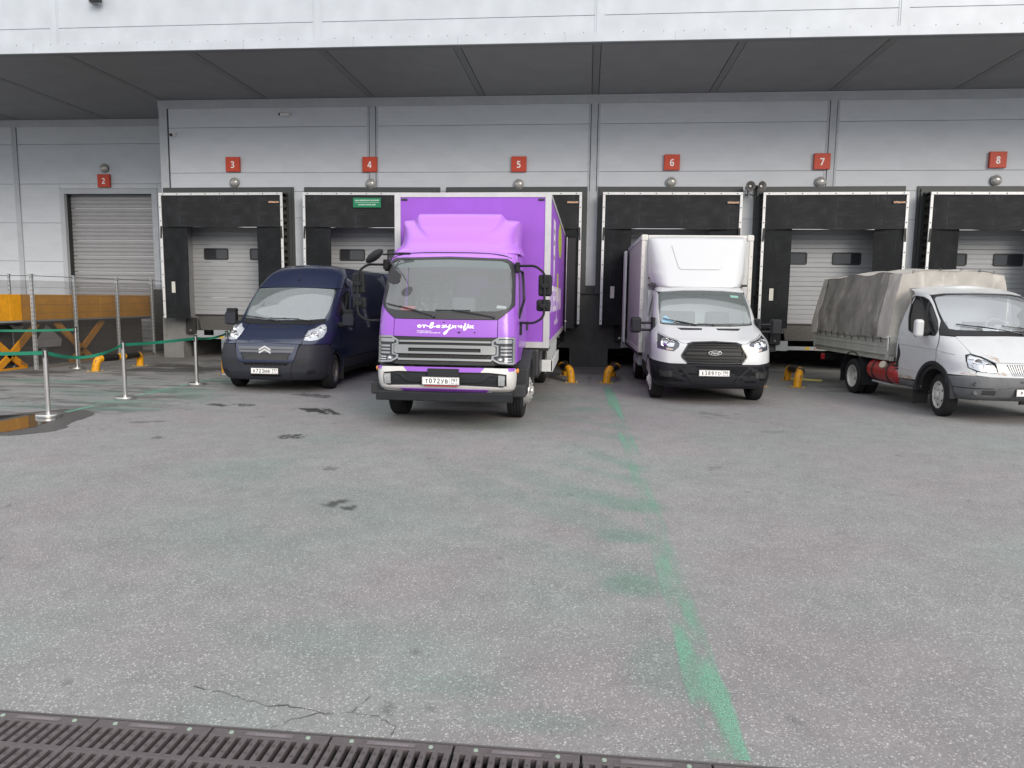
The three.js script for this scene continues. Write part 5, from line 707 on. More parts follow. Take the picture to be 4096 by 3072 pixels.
// ---- purple box truck at dock 5 ----
{
  const S = new Skin([[.50, 1.14, .92, .08, .15, .20], [.56, 1.22, .955, .09, .15, .20], [.70, 1.26, .975, .09, .15, .22], [.86, 1.24, .98, .09, .15, .22], [.92, 1.20, .98, .09, .15, .24], [1.30, 1.16, .985, .09, .16, .26], [1.60, 1.10, .98, .10, .17, .28], [1.68, 1.07, .975, .10, .17, .28], [2.00, .95, .95, .11, .17, .28], [2.31, .81, .915, .12, .17, .28], [2.36, .76, .91, .13, .18, .28], [2.44, .62, .895, .14, .2, .28], [2.50, .45, .87, .15, .22, .28]]);
  const v = thing('box_truck', 'large purple box truck with roof fairing and white lettering on its nose', 'truck', [-1.92, 0, -11.05]);
  const purple = paint2([0.285, 0.082, 0.52], { clearcoat: .55, clearcoatRoughness: .22 }), lilac = paint2([0.41, 0.145, 0.66], { clearcoat: .5, clearcoatRoughness: .25 }), white = paint2([.60, .585, .57], { clearcoat: .5, clearcoatRoughness: .2 }), grey = phys([.024, .026, .029], .6, { specularIntensity: .45, bumpMap: tex(fineBump, 30), bumpScale: .0008 }), fl = phys([.040, .042, .047], .6, { specularIntensity: .5, map: tex(concTex, 1.5) });
  const m = S.map, o = { g: .06, off: .006, skirt: .014 }, zr = -.42, rear = (y) => S.s(zr, y);
  const ws = sym([[0, 2.33], [.723, 2.314], [.84, 2.286], [.906, 2.188], [.937, 1.962], [.925, 1.73], [.90, 1.685], [.83, 1.641], [.706, 1.616], [0, 1.602]]);
  const winR = [[1.12, 2.16], [1.18, 2.20], [1.90, 2.20], [1.95, 2.14], [2.02, 1.76], [1.60, 1.66], [1.15, 1.52], [1.10, 1.56]];
  const ys = steps(.90, 2.495, .1);
  part(v, 'inner_shell', patch([...ys.map((y) => [rear(y), y]), ...ys.slice().reverse().map((y) => [-rear(y), y])], m, { g: .12, off: -.022, skirt: 0, holes: [ws, winR, mirror(winR)] }), std(.03, .8));
  part(v, 'roof', S.roof(1.55, .03), lilac);
  { // rear wall of the cab with its window
    part(v, 'cab_rear_wall', prism([[-.93, .8], [.93, .8], [.88, 2.46], [-.88, 2.46]], zr - .04, zr, 0, [roundRect(-.12, .68, 1.83, 2.14, .07)]), std([.20, .205, .21], .8)); part(v, 'rear_window', sheet(-.13, .69, 1.82, 2.15, zr - .02), phys([1, 1, 1], .0, { transmission: 1, ior: 1.3 }));
    part(v, 'headliner', box(-.8, .8, 2.36, 2.40, zr + .01, .45), std([.3, .3, .3], .9)); part(v, 'cab_floor', box(-.9, .9, .85, .9, zr, .95), M.underbody);
  }
  part(v, 'windshield_surround', patch(sym([[0, 2.356], [.82, 2.334], [.948, 2.274], [.995, 2.129], [.99, 1.70], [.82, 1.585], [.717, 1.503], [0, 1.50]]), m, { ...o, off: .008, holes: [ws] }), std([.032, .033, .035], .5));
  part(v, 'windshield', patch(ws, m, { g: .07, off: 0, skirt: .006 }), phys([.60, .63, .64], .012, { transmission: .86, ior: 1.95 })); part(v, 'shade_band', patch(sym([[0, 2.322], [.72, 2.306], [.835, 2.278], [.89, 2.20], [0, 2.225]]), m, { g: .07, off: -.008, skirt: 0 }), phys([.12, .34, .32], .05, { transmission: .7, ior: 1.4 }));
  part(v, 'front_flap', patch(sym([[0, 1.492], [.715, 1.496], [.715, 1.262], [0, 1.258]]), m, o), purple);
  part(v, 'roof_header', patch(sym([[0, 2.495], [.9, 2.495], [1.06, 2.46], [1.075, 2.33], [1.045, 2.29], [.958, 2.279], [.823, 2.342], [0, 2.364]]), m, o), lilac);
  part(v, 'visor_gutter', [tube(Array.from({ length: 13 }, (_, i) => { const s = lerp(-.90, .90, i / 12), p = S.at(s, 2.425 - .075 * (s / .9) ** 4); return [p[0], p[1], p[2] + .012]; }), .011, 40, 6)], M.black);
  part(v, 'grille_backing', patch(sym([[0, 1.258], [.70, 1.26], [.66, 1.0], [.70, .885], [0, .885]]), m, { g: .08, off: -.004, skirt: 0 }), M.black);
  part(v, 'grille_bar', patch(sym([[0, 1.212], [.632, 1.208], [.632, 1.182], [0, 1.186]]), m, { g: .06, off: .022, skirt: .02 }), M.satinChrome);
  part(v, 'grille_frame', patch(sym([[0, 1.150], [.66, 1.146], [.70, 1.128], [.70, 1.034], [.66, 1.026], [0, 1.030]]), m, { g: .06, off: .034, skirt: .03, holes: [sym([[0, 1.108], [.498, 1.106], [.498, 1.056], [0, 1.058]])] }), M.satinChrome);
  part(v, 'grille_bar', patch(sym([[0, .966], [.66, .962], [.64, .934], [0, .938]]), m, { g: .06, off: .022, skirt: .02 }), M.satinChrome);
  { const g = []; for (let r = 0; r < 2; r++) for (let i = -8; i <= 8; i++) { const p = S.at(i * .066 + r * .033, .985 + r * .026); g.push(move(new THREE.TorusGeometry(.022, .004, 4, 6), p[0], p[1], p[2] + .006)); } part(v, 'honeycomb', merge(g), std([.06, .06, .06], .4, .3)); }
  part(v, 'front_bracketry', [box(-.66, .66, .80, .90, .85, 1.08), box(-.5, -.42, .8, .93, 1.06, 1.13), box(.42, .5, .8, .93, 1.06, 1.13), box(-.07, .0, .8, .93, 1.06, 1.12)], std([.02, .02, .021], .6));
  for (const k of [1, -1]) {
    const f = (p) => flipS(p, k);
    part(v, 'corner_panel', patch(f([[.724, 1.262], [.724, 1.50], [.826, 1.580], [1.0, 1.694], [1.005, 2.13], [.962, 2.274], [1.04, 2.284], [1.06, 2.24], [1.052, 1.7], [1.056, 1.2], [1.06, .90], [1.0, .895], [.992, 1.268]]), m, o), purple);
    part(v, 'door', patch(f([[1.084, 2.33], [1.2, 2.42], [rear(2.40) - .01, 2.40], [rear(2) - .01, 2.0], [rear(1.5) - .01, 1.5], [rear(1.05) - .01, 1.05], ...S.side(arc(0, .41, .66, 110, 50, 8)), ...[[1.068, .92], [1.066, 1.2], [1.062, 1.7], [1.07, 2.24]]]), m, { ...o, holes: [f(winR)] }), purple);
    part(v, 'side_window', patch(f(winR), m, { g: .08, off: -.004, skirt: 0 }), phys([.2, .21, .22], .04, { transmission: .85, ior: 1.5 })); part(v, 'window_seal', [tube(f([...winR, winR[0]]).map(([s, y]) => { const p = S.at(s, y); return [p[0] + k * .008, p[1], p[2]]; }), .012, 60, 6, .05)], M.black);
    part(v, 'door_handle', rbox(-.015, .015, 1.30, 1.44, -.48, -.36, .008).translate(k * 1.0, 0, 0), M.black);
    const lamp = [[.641, 1.206], [.739, 1.267], [.985, 1.262], [1.0, 1.22], [1.0, .92], [.985, .885], [.749, .898], [.646, .960], [.646, 1.012], [.712, 1.026], [.712, 1.136], [.646, 1.15]];
    const L = part(v, 'headlight', patch(f(lamp), m, { g: .05, off: .004, skirt: .03 }), std([.045, .047, .05], .25, .4)), rim = std([.30, .31, .325], .25, .5);
    part(L, 'lamp_rim', patch(f(lamp), m, { g: .05, off: .020, skirt: .016, holes: [f([[.672, 1.198], [.748, 1.243], [.955, 1.24], [.955, .918], [.758, .922], [.675, .972], [.675, 1.0], [.738, 1.01], [.738, 1.15], [.675, 1.165]])] }), rim);
    for (const [y, h, a] of [[1.205, .05, .70], [1.125, .028, .765], [1.078, .024, .765], [1.03, .026, .765]]) part(L, 'light_bar', patch(f(roundRect(a, .945, y - h / 2, y + h / 2, h * .4, 3)), m, { g: .05, off: .014, skirt: .014 }), std([.34, .345, .355], .2, .7));
    { const p = S.at(k * .765, .955); part(L, 'projector', [move(new THREE.CylinderGeometry(.042, .046, .02, 6), p[0], p[1], p[2] + .012, Math.PI / 2), move(new THREE.SphereGeometry(.03, 16, 10), p[0], p[1], p[2] + .012)], M.chrome); }
    for (const y of [.975, .942]) part(L, 'light_bar', patch(f(roundRect(.82, .945, y - .008, y + .008, .006, 3)), m, { g: .05, off: .014, skirt: .012 }), M.reflector);
    part(v, 'fog_lamp', patch(f([[.748, .752], [.838, .746], [.834, .608], [.747, .614]]), m, { g: .05, off: .012, skirt: .02 }), std([.62, .63, .64], .25, .5, { bumpMap: tex(fineBump, 12), bumpScale: .01 }));
    part(v, 'bumper_purple', patch(f([[.88, .850], [1.01, .842], [1.01, .808], [.90, .805]]), m, { g: .05, off: .009, skirt: .006 }), purple);
    // arch flare, steps
    part(v, 'arch_flare', toYZ(prism([...arc(-.02, .42, .60, 28, 178, 18), ...arc(-.02, .42, .47, 178, 28, 18)], -.13, .13, .02)).translate(k * .985, 0, 0), fl); part(v, 'arch_flare', [rbox(k * .985 - .13, k * .985 + .13, .50, .80, .42, .60, .03, 2), rbox(k * .985 - .12, k * .985 + .12, .42, .60, .50, .95, .03, 2)], fl);
    { const p = S.at(k * 1.05, .82); part(v, 'marker_lamp', move(new THREE.SphereGeometry(.035, 14, 10).scale(.7, 1, 1.3), p[0] + k * .02, .80, p[2] - .05), M.amber); }
    makeWheel(v, k * .895, .41, 0, .41, .24, .235, { dish: -.085, holes: 8, holeR: .02, hub: .05, mat: std([.60, .59, .57], .4, .55, { map: tex(mottle, 3) }) }, 0, k); for (const dx of [.96, .69]) makeWheel(v, k * dx, .41, -4.7, .41, .22, .235, { dish: .1, holes: 8, holeR: .02, hub: .05, mat: std([.4, .4, .39], .5, .5) }, 0, k);
    part(v, 'mud_flap', box(k * .8 - .25, k * .8 + .25, .15, .6, -5.35, -5.33), M.rubber);
    // mirrors on a bent arm
    const mi = part(v, 'mirror_arm', [pipe([[k * .90, 2.25, .62], [k * 1.20, 2.25, .74], [k * 1.335, 2.14, .76], [k * 1.33, 1.545, .80], [k * 1.20, 1.455, .80], [k * .95, 1.46, .76]], .017, .07, 10), rbox(k * .94 - .03, k * .94 + .03, 2.16, 2.30, .55, .68, .015), rbox(k * .985 - .03, k * .985 + .03, 1.28, 1.47, .62, .76, .015)], M.plastic);
    part(mi, 'mirror', [rbox(k * 1.335 - .095, k * 1.335 + .095, 1.83, 2.13, .66, .745, .035, 3), rbox(k * 1.335 - .05, k * 1.335 + .05, 1.945, 2.005, .73, .79, .012)], M.plastic); part(mi, 'mirror', [rbox(k * 1.318 - .10, k * 1.318 + .10, 1.62, 1.785, .68, .765, .035, 3), rbox(k * 1.318 - .05, k * 1.318 + .05, 1.665, 1.725, .75, .81, .012)], M.plastic);
    // guard rail and posts under the box
    part(v, 'side_guard', [rbox(k * 1.28 + .07 - .02, k * 1.28 + .07 + .02, .56, .76, -4.0, -1.45, .008), box(k * 1.2 + .07 - .09, k * 1.2 + .07 + .09, .56, .76, -1.46, -1.45)], M.alu); for (const z of [-1.7, -2.5, -3.3]) part(v, 'guard_post', prism([[1.16, 1.02], [1.30, 1.02], [1.29, .6], [1.20, .6], [1.20, .85]].map(([x, y]) => [k * x + .05, y]), z - .03, z + .03), M.galv);
  }
  part(v, 'fuel_tank', [rbox(.62, 1.18, .52, 1.0, -1.55, -.72, .05, 3), rbox(-1.1, -.62, .5, .95, -1.6, -.75, .06, 3)], std([.03, .03, .032], .4, .2)); part(v, 'chassis_rails', [box(-.42, -.32, .72, .96, -7.4, .9), box(.32, .42, .72, .96, -7.4, .9), box(-1.0, 1.0, .5, .62, -5.0, -4.4)], M.underbody); part(v, 'front_axle', [box(-.85, .85, .36, .46, -.06, .06), box(-.7, .7, .40, .85, -.5, 1.0)], M.underbody);
  part(v, 'bumper', patch(sym([[0, .852], [.6, .850], [1.02, .842], [1.10, .80], [1.10, .55], [.98, .505], [0, .502]]), m, { g: .06, off: .004, skirt: .03, holes: [sym([[0, .788], [.62, .788], [.69, .782], [.868, .764], [.872, .592], [.80, .570], [.27, .594], [0, .596]])] }), white);
  part(v, 'bumper_purple', patch(sym([[0, .853], [.56, .850], [.505, .789], [0, .791]]), m, { g: .06, off: .009, skirt: .006 }), purple); part(v, 'bumper_purple', patch(sym([[0, .560], [.62, .552], [.565, .503], [0, .503]]), m, { g: .06, off: .009, skirt: .006 }), purple);
  part(v, 'bumper_inset', patch(sym([[0, .79], [.63, .79], [.69, .784], [.870, .766], [.874, .590], [.80, .568], [.27, .592], [0, .594]]), m, { g: .06, off: -.03, skirt: 0 }), grey); part(v, 'inset_ridge', patch(sym([[0, .690], [.42, .690], [.50, .705], [.58, .770], [.68, .765], [.70, .74], [.62, .735], [.54, .66], [.45, .64], [0, .64]]), m, { g: .06, off: -.008, skirt: .02 }), grey);
  part(v, 'plate_mount', rbox(-.215, .215, .725, .835, 1.235, 1.275, .006), grey); makePlate(v, -.03, .668, 1.285, 'Т072УВ', '797', 0); part(v, 'dealer_strip', box(-.25, .20, .592, .606, 1.262, 1.27), std([.5, .04, .05], .5));
  part(v, 'underrun_bar', [rbox(-.93, .95, .39, .51, 1.17, 1.30, .012, 2), box(-.6, -.5, .40, .50, .6, 1.18), box(.5, .6, .40, .50, .6, 1.18), rbox(.66, .95, .49, .512, .9, 1.17, .005)], phys([.020, .022, .025], .55, { specularIntensity: .45, map: tex(concTex, 1.2) }));
  wiper(v, S, [-.88, 1.70], [-.40, 1.61], [-.16, 1.53]); wiper(v, S, [-.14, 1.615], [.34, 1.615], [.66, 1.53]);
  // front view mirrors on the left
  part(v, 'front_mirror', [cyl([-.70, 2.06, 1.14], [-.70, 2.06, 1.165], .097, .09, 32), tube([[-.70, 2.08, 1.13], [-.72, 2.2, 1.10], [-.86, 2.34, .86]], .010, 16, 6), tube([[-.71, 2.20, 1.10], [-.66, 2.33, .90]], .009, 8, 6)], M.blackGloss); part(v, 'kerb_mirror', [move(new THREE.SphereGeometry(.15, 20, 14).scale(1, .42, .8), -1.06, 2.36, .86, .2, 0, .62), pipe([[-.58, 2.40, .80], [-.75, 2.395, .82], [-.95, 2.385, .82]], .013, .04, 8), rbox(-.72, -.56, 2.385, 2.415, .77, .83, .012), rbox(-.97, -.90, 2.18, 2.32, .66, .76, .02)], M.plastic);
  // inside
  part(v, 'dashboard', [rbox(-.88, .88, 1.1, 1.60, .35, .84, .08, 3), rbox(-.04, .30, 1.5, 1.80, .25, .45, .04)], std([.20, .21, .215], .65)); part(v, 'seat', seatGeo(.52, 1.35, .0, .5, .62), std([.12, .122, .125], .8)); part(v, 'seat', seatGeo(-.40, 1.35, -.05, .5, .62), std([.09, .09, .095], .8)); part(v, 'steering_wheel', steering(.50, 1.63, .30, .22, -1.0), M.seat);
  part(v, 'seat_wrap', grid((u, w) => { const x = lerp(-.70, -.12, u), y = lerp(1.45, 2.08, w); return [x + .05 * (fbm(u * 5, w * 5, 3, 201) - .5), y, -.02 + .16 * (fbm(u * 6 + 3, w * 4, 4, 202) - .5) - .12 * w]; }, 40, 40), std([.16, .165, .17], .22)); part(v, 'dashboard_cards', [move(box(-.1, .1, 0, .07, 0, .004), -.60, 1.605, .80, -.5)], std(srgb(235, 110, 110), .6)); part(v, 'windshield_card', patch([[.70, 1.70], [.83, 1.69], [.83, 1.655], [.69, 1.66]], m, { g: .06, off: -.006, skirt: 0 }), M.paper);
  // lettering on the front flap
  const logo = canvasTex(1400, 560, (c, w, h) => {
    c.clearRect(0, 0, w, h); c.fillStyle = c.strokeStyle = '#fbf4fb'; c.lineCap = c.lineJoin = 'round'; const T = (t, x, y, sz, sx = 1) => { c.save(); c.translate(x, y); c.scale(sx, 1); c.font = `bold ${sz}px sans-serif`; c.fillText(t, 0, 0); if (sz > 90) { c.lineWidth = 9; c.strokeText(t, 0, 0); } c.restore(); };
    T('о', 88, 250, 172, 1.02); T('т', 196, 250, 172); c.lineWidth = 31;
    c.beginPath(); c.moveTo(272, 165); c.bezierCurveTo(330, 240, 420, 200, 440, 110); c.bezierCurveTo(450, 60, 410, 60, 395, 110); c.bezierCurveTo(370, 190, 360, 260, 385, 262); c.bezierCurveTo(430, 262, 450, 190, 415, 185); c.bezierCurveTo(440, 230, 480, 215, 505, 205); c.stroke();
    T('е', 500, 250, 172); T('з', 618, 250, 172);
    c.beginPath(); c.moveTo(715, 150); c.bezierCurveTo(705, 240, 760, 250, 805, 150); c.moveTo(805, 140); c.bezierCurveTo(790, 250, 750, 380, 712, 455); c.bezierCurveTo(690, 490, 660, 455, 690, 405); c.bezierCurveTo(730, 340, 800, 280, 850, 240); c.stroke();
    T('н', 838, 250, 172); T('ч', 962, 250, 172);
    c.beginPath(); c.moveTo(1085, 215); c.bezierCurveTo(1120, 180, 1140, 120, 1130, 90); c.bezierCurveTo(1130, 190, 1090, 300, 1110, 318); c.bezierCurveTo(1160, 300, 1190, 160, 1195, 120); c.bezierCurveTo(1190, 200, 1195, 250, 1230, 225); c.stroke();
    T('к', 1215, 250, 172); T('Оперативно', 88, 385, 46, 1.12); T('с заботой и улыбкой', 88, 440, 46, 1.06);
    c.fillStyle = '#2a1540'; for (const [x, y, r] of [[672, 60, 34], [1000, 398, 56], [1330, 392, 36]]) { c.beginPath(); for (let k = 0; k < 4; k++) { const a = k * Math.PI / 2 - Math.PI / 2, b = a + Math.PI / 4; if (k === 0) c.moveTo(x, y - r); c.quadraticCurveTo(x + .18 * r * Math.cos(b) * 1.2, y + .18 * r * Math.sin(b) * 1.2, x + r * Math.cos(a + Math.PI / 2), y + r * Math.sin(a + Math.PI / 2)); } c.fill(); }
  });
  { const x0 = -.445, x1 = .455, y0 = 1.262, y1 = 1.482; part(v, 'lettering', grid((u, w) => { const p = S.at(lerp(x0, x1, u), lerp(y0, y1, w)); return [p[0], p[1], p[2] + .0095]; }, 20, 4), std([1, 1, 1], .5, 0, { map: logo, transparent: true })); }
  // roof fairing
  const F = new Skin([[2.43, .60, .935, .10, .16, .3], [2.48, .53, .93, .10, .2, .3], [2.53, .45, .90, .09, .24, .36], [2.58, .39, .885, .08, .27, .44], [2.66, .32, .885, .07, .26, .50], [2.78, .19, .89, .06, .20, .40], [2.88, .07, .895, .05, .12, .20], [2.93, .0, .89, .05, .09, .12], [2.96, -.08, .86, .05, .1, .12]]), fs = (y) => F.s(-.52, y), fy = steps(2.435, 2.955, .04);
  const fm = (q, y) => { const p = F.at(q, y), a = Math.abs(q), half = lerp(.40, .66, sstep(2.58, 2.96, y)), k = sstep(half + .05, half - .05, a) * sstep(2.60, 2.82, y); p[2] += .055 * k; p[1] += .085 * k * sstep(2.80, 2.955, y); return p; };
  part(v, 'roof_fairing', [patch([...fy.map((y) => [fs(y), y]), ...fy.slice().reverse().map((y) => [-fs(y), y])], fm, { g: .02, off: 0, skirt: .02 }), F.roof(1.25, .03), box(-.63, .63, 2.9, 3.03, -.515, -.10)], lilac);
  // cargo box
  const x0 = -1.185, x1 = 1.33, y0 = 1.01, y1 = 3.45, z1 = -.72, z0 = -8.05, t = .095, alu = std([.56, .56, .56], .4, .15, { map: tex(mottle, 1.2) });
  const wrap = std([.30, .085, .56], .45, 0, { map: tex(mottle, .5) });
  part(v, 'box_front', box(x0 + t, x1 - t, y0 + t, y1 - .07, z1 - .05, z1 - .014), wrap);
  part(v, 'box_edge', [box(x0, x0 + t, y0, y1, z1 - .1, z1)], alu); part(v, 'box_edge', [box(x1 - t, x1, y0, y1, z1 - .1, z1)], alu); part(v, 'box_edge', [box(x0 + t, x1 - t, y1 - .07, y1, z1 - .1, z1 - .003)], alu); part(v, 'box_edge', [box(x0 + t, x1 - t, y0, y0 + t, z1 - .1, z1 - .003)], alu);
  const side = canvasTex(2048, 700, (c, w, h) => { // +x flank: u runs from the front to the rear
    c.fillStyle = 'rgb(150,84,196)'; c.fillRect(0, 0, w, h); c.fillStyle = '#dcd8dc'; c.beginPath(); c.moveTo(310, 60); c.lineTo(520, 60); c.quadraticCurveTo(540, 330, 420, 420); c.quadraticCurveTo(330, 300, 310, 60); c.fill(); c.fillStyle = '#8e8792'; for (const y of [110, 170, 250]) c.fillRect(360, y, 120, 26);
    c.fillStyle = '#b9c43a'; c.beginPath(); c.ellipse(1180, 110, 260, 110, 0, 0, 7); c.fill(); c.fillRect(820, 330, 190, 150); c.fillStyle = '#efe9f0'; c.font = 'bold 260px sans-serif'; c.save(); c.translate(110, 560); c.scale(.9, 1); c.fillText('отвезунчик', 0, 0); c.restore(); c.font = 'bold 44px sans-serif'; c.fillText('с заботой и улыбкой', 560, 640); c.fillStyle = '#cfc9d2'; c.fillRect(30, 600, 60, 80);
  });
  const g = new THREE.PlaneGeometry(z1 - z0 - .1, y1 - y0 - .17); g.rotateY(Math.PI / 2); g.translate(x1 - .012, (y0 + t + y1 - .07) / 2, (z0 + z1 - .1) / 2); part(v, 'box_side', box(x1 - .05, x1 - .014, y0 + t, y1 - .07, z0, z1 - .1), wrap); part(v, 'side_print', g, std([1, 1, 1], .5, 0, { map: side })); part(v, 'box_side', box(x0 + .014, x0 + .05, y0 + t, y1 - .07, z0, z1 - .1), wrap);
  for (const [x, s] of [[x0, 1], [x1, -1]]) { part(v, 'side_rail', box(Math.min(x, x + s * .06), Math.max(x, x + s * .06), y1 - .07, y1, z0, z1 - .1), alu); part(v, 'side_rail', box(Math.min(x, x + s * .06), Math.max(x, x + s * .06), y0, y0 + t, z0, z1 - .1), alu); }
  part(v, 'box_roof', box(x0 + .03, x1 - .03, y1 - .04, y1 - .01, z0, z1 - .05), alu); part(v, 'box_floor', box(x0 + .02, x1 - .02, y0 - .05, y0 + .02, z0, z1 - .02), M.underbody);
  for (const x of [x0 + .16, x1 - .16]) part(v, 'marker_lamp', rbox(x - .05, x + .05, y1 - .125, y1 - .09, z1 - .016, z1 + .002, .012), M.blackGloss);
  part(v, 'rear_door', [box(x1 + .01, x1 + .27, y0 + .04, y1 - .12, z0 + .06, z0 + .09)], std([.02, .02, .022], .7), 'dark rear door swung open'); part(v, 'lock_rod', [cyl([x1 + .05, y0 - .05, z0 + .13], [x1 + .05, y1 - .1, z0 + .13], .013), box(x1 + .03, x1 + .08, y0 + .2, y0 + .24, z0 + .09, z0 + .15)], M.steel);
  part(v, 'rear_lamps', [rbox(.95, 1.25, .62, .76, -7.9, -7.8, .02), box(-1.1, 1.2, .55, .62, -7.95, -7.85)], M.underbody);
}
// ---- white pickup with a tarpaulin at dock 7 / 8 ----
{
  const S = new Skin([[.34, .66, .90, .13, .30, .35], [.42, .78, .97, .14, .30, .36], [.56, .82, 1.0, .14, .30, .38], [.68, .80, 1.01, .14, .30, .38], [.76, .74, 1.015, .15, .32, .42], [.90, .69, 1.02, .15, .32, .44], [.95, .64, 1.02, .14, .32, .44], [1.05, .50, 1.02, .13, .30, .44], [1.18, .32, 1.015, .12, .26, .42], [1.30, .14, 1.0, .13, .22, .36], [1.38, .02, .985, .15, .18, .30], [1.65, -.30, .92, .15, .14, .28], [1.94, -.62, .845, .15, .12, .26], [2.0, -.76, .82, .17, .14, .26], [2.07, -1.05, .74, .2, .2, .26]]);
  const v = thing('pickup_truck', 'old white pickup truck with rusty panels and a dirty tarpaulin over its bed', 'truck', [6.6, 0, -12.45], 0.094);
  const dirt = dataTex(256, 256, (x, y) => { const n = .86 + .16 * fbm(x / 40, y / 40, 5, 301, 7), d = sstep(.72, .86, fbm(x / 9, y / 9, 4, 302, 29)) * .12; return [n - d, n - d * 1.2, n - d * 1.5]; });
  const white = paint2([.51, .52, .53], { clearcoat: .45, clearcoatRoughness: .15, map: tex(dirt, .8) }), grey = phys([.13, .135, .145], .6, { specularIntensity: .6, map: tex(concTex, 1.3) }), dark = phys([.026, .027, .03], .6, { specularIntensity: .5, map: tex(concTex, 1.3) });
  const m = S.map, o = { g: .06, off: .006, skirt: .014 }, zr = -1.31, zq = (y) => lerp(-1.31, -1.13, clamp((y - .5) / 1.45)), rear = (y) => S.s(zq(y), y);
  const ws = sym([[0, 1.965], [.2, 1.963], [.53, 1.948], [.70, 1.918], [.755, 1.88], [.775, 1.77], [.80, 1.496], [.79, 1.40], [.70, 1.385], [.17, 1.378], [0, 1.376]]);
  const winR = [[.87, 1.86], [.92, 1.905], [1.07, 1.925], [1.20, 1.89], [1.544, 1.57], [1.74, 1.345], [1.66, 1.315], [1.324, 1.275], [1.09, 1.29], [.975, 1.38], [.90, 1.524], [.86, 1.78]];
  const arcF = (r) => arc(-.06, .36, r, -6, 186, 18).map(([z, y]) => [S.s(z, Math.max(y, .35)), Math.max(y, .35)]), ys = steps(.35, 2.065, .12);
  part(v, 'inner_shell', patch([...ys.map((y) => [rear(y), y]), ...ys.slice().reverse().map((y) => [-rear(y), y])], m, { g: .12, off: -.022, skirt: 0, holes: [ws, winR, mirror(winR), arcF(.40), mirror(arcF(.40))] }), M.underbody);
  part(v, 'cab_roof', S.roof(1.6, .05), white); part(v, 'cab_rear_wall', [box(-.98, .98, .5, 1.15, -1.32, -1.25), box(-.80, .80, 1.15, 1.95, -1.24, -1.16)], white); part(v, 'chassis', [box(-.8, .8, .36, .55, -1.3, .4), box(-.42, -.32, .55, .75, -4.7, -1), box(.32, .42, .55, .75, -4.7, -1)], M.underbody);
  part(v, 'hood', patch(sym([[0, 1.298], [.77, 1.286], [.80, 1.278], [.765, 1.12], [.742, 1.038], [.62, .999], [.49, .922], [.245, .918], [0, .915]]), m, o), white);
  part(v, 'cowl', patch(sym([[0, 1.376], [.17, 1.378], [.70, 1.385], [.80, 1.40], [.83, 1.50], [.79, 1.77], [.77, 1.88], [.70, 1.93], [.53, 1.957], [0, 1.974], [0, 1.974], [.55, 1.967], [.735, 1.94], [.80, 1.88], [.845, 1.53], [1.01, 1.30], [.77, 1.306], [.07, 1.318], [0, 1.318]].slice(0, 0).concat([[0, 1.978], [.55, 1.968], [.735, 1.938], [.79, 1.88], [.80, 1.77], [.845, 1.53], [1.02, 1.30], [.78, 1.295], [0, 1.308]])), m, { ...o, off: .003, holes: [ws] }), dark);
  part(v, 'hood_slot', patch(sym([[0, 1.345], [.28, 1.34], [.30, 1.328], [0, 1.33]]), m, { g: .06, off: .008, skirt: .006 }), M.black);
  part(v, 'roof_edge', patch(sym([[0, 2.065], [.6, 2.065], [.93, 2.05], [1.0, 1.98], [.86, 1.955], [.76, 1.95], [.55, 1.978], [0, 1.988]]), m, o), white);
  part(v, 'front_panel', patch(sym([[0, .909], [.245, .911], [.485, .915], [.47, .80], [.50, .762], [.76, .778], [.80, .728], [.58, .706], [.27, .704], [0, .704]]), m, { ...o, holes: [sym([[0, .895], [.345, .893], [.275, .728], [0, .728]])] }), white);
  part(v, 'grille_backing', patch(sym([[0, .895], [.345, .893], [.275, .728], [0, .728]]), m, { g: .1, off: -.03, skirt: 0 }), M.black);
  for (let i = -9; i <= 9; i++) { const s = i * .035; if (Math.abs(s) < .33) part(v, 'grille_slat', patch([[s - .0095, .893], [s + .0095, .893], [s * .82 + .0085, .730], [s * .82 - .0085, .730]], m, { g: .06, off: .006, skirt: .03 }), white); }
  for (const k of [1, -1]) {
    const f = (p) => flipS(p, k), lamp = [[.83, 1.01], [.757, 1.026], [.634, .994], [.551, .926], [.480, .827], [.472, .79], [.50, .772], [.745, .791], [.872, .842], [.876, .93]];
    makeLamp(v, S, lamp, [[.74, .90, .075], [.60, .855, .06]], k, { depth: .03 }); part(v, 'turn_signal', patch(f([[.82, 1.0], [.76, 1.012], [.645, .985], [.62, .962], [.84, .968]]), m, { g: .04, off: -.004, skirt: .01 }), std([.60, .60, .61], .3, .3));
    part(v, 'lamp_seal', patch(f([[.838, 1.014], [.757, 1.031], [.631, .998], [.546, .929], [.474, .826], [.467, .788], [.498, .766], [.747, .786], [.877, .839], [.881, .935]]), m, { g: .05, off: .012, skirt: .01, holes: [f(lamp)] }), dark);
    part(v, 'fender', patch(f([[.772, 1.115], [.808, 1.276], [1.024, 1.288], [1.20, 1.10], [1.40, .90], ...S.side([[-.0, .86], ...arc(-.06, .36, .49, 82, 20, 9)]).filter((p) => p[1] > .5), [1.25, .715], [.80, .722], [.775, .782], [.884, .834], [.892, .94], [.85, 1.022], [.758, 1.042]]), m, o), white);
    part(v, 'front_door', patch(f([[.80, 1.965], [1.0, 1.99], ...S.side([[-1.10, 1.96], [-1.18, 1.6], [-1.22, 1.2], [-1.27, .50]]), ...S.side(arc(-.06, .36, .49, 160, 88, 10)).filter((p) => p[1] > .48), [1.415, .905], [1.212, 1.108], [1.033, 1.296], [.855, 1.52], [.812, 1.77]]), m, { ...o, holes: [f(winR)] }), white);
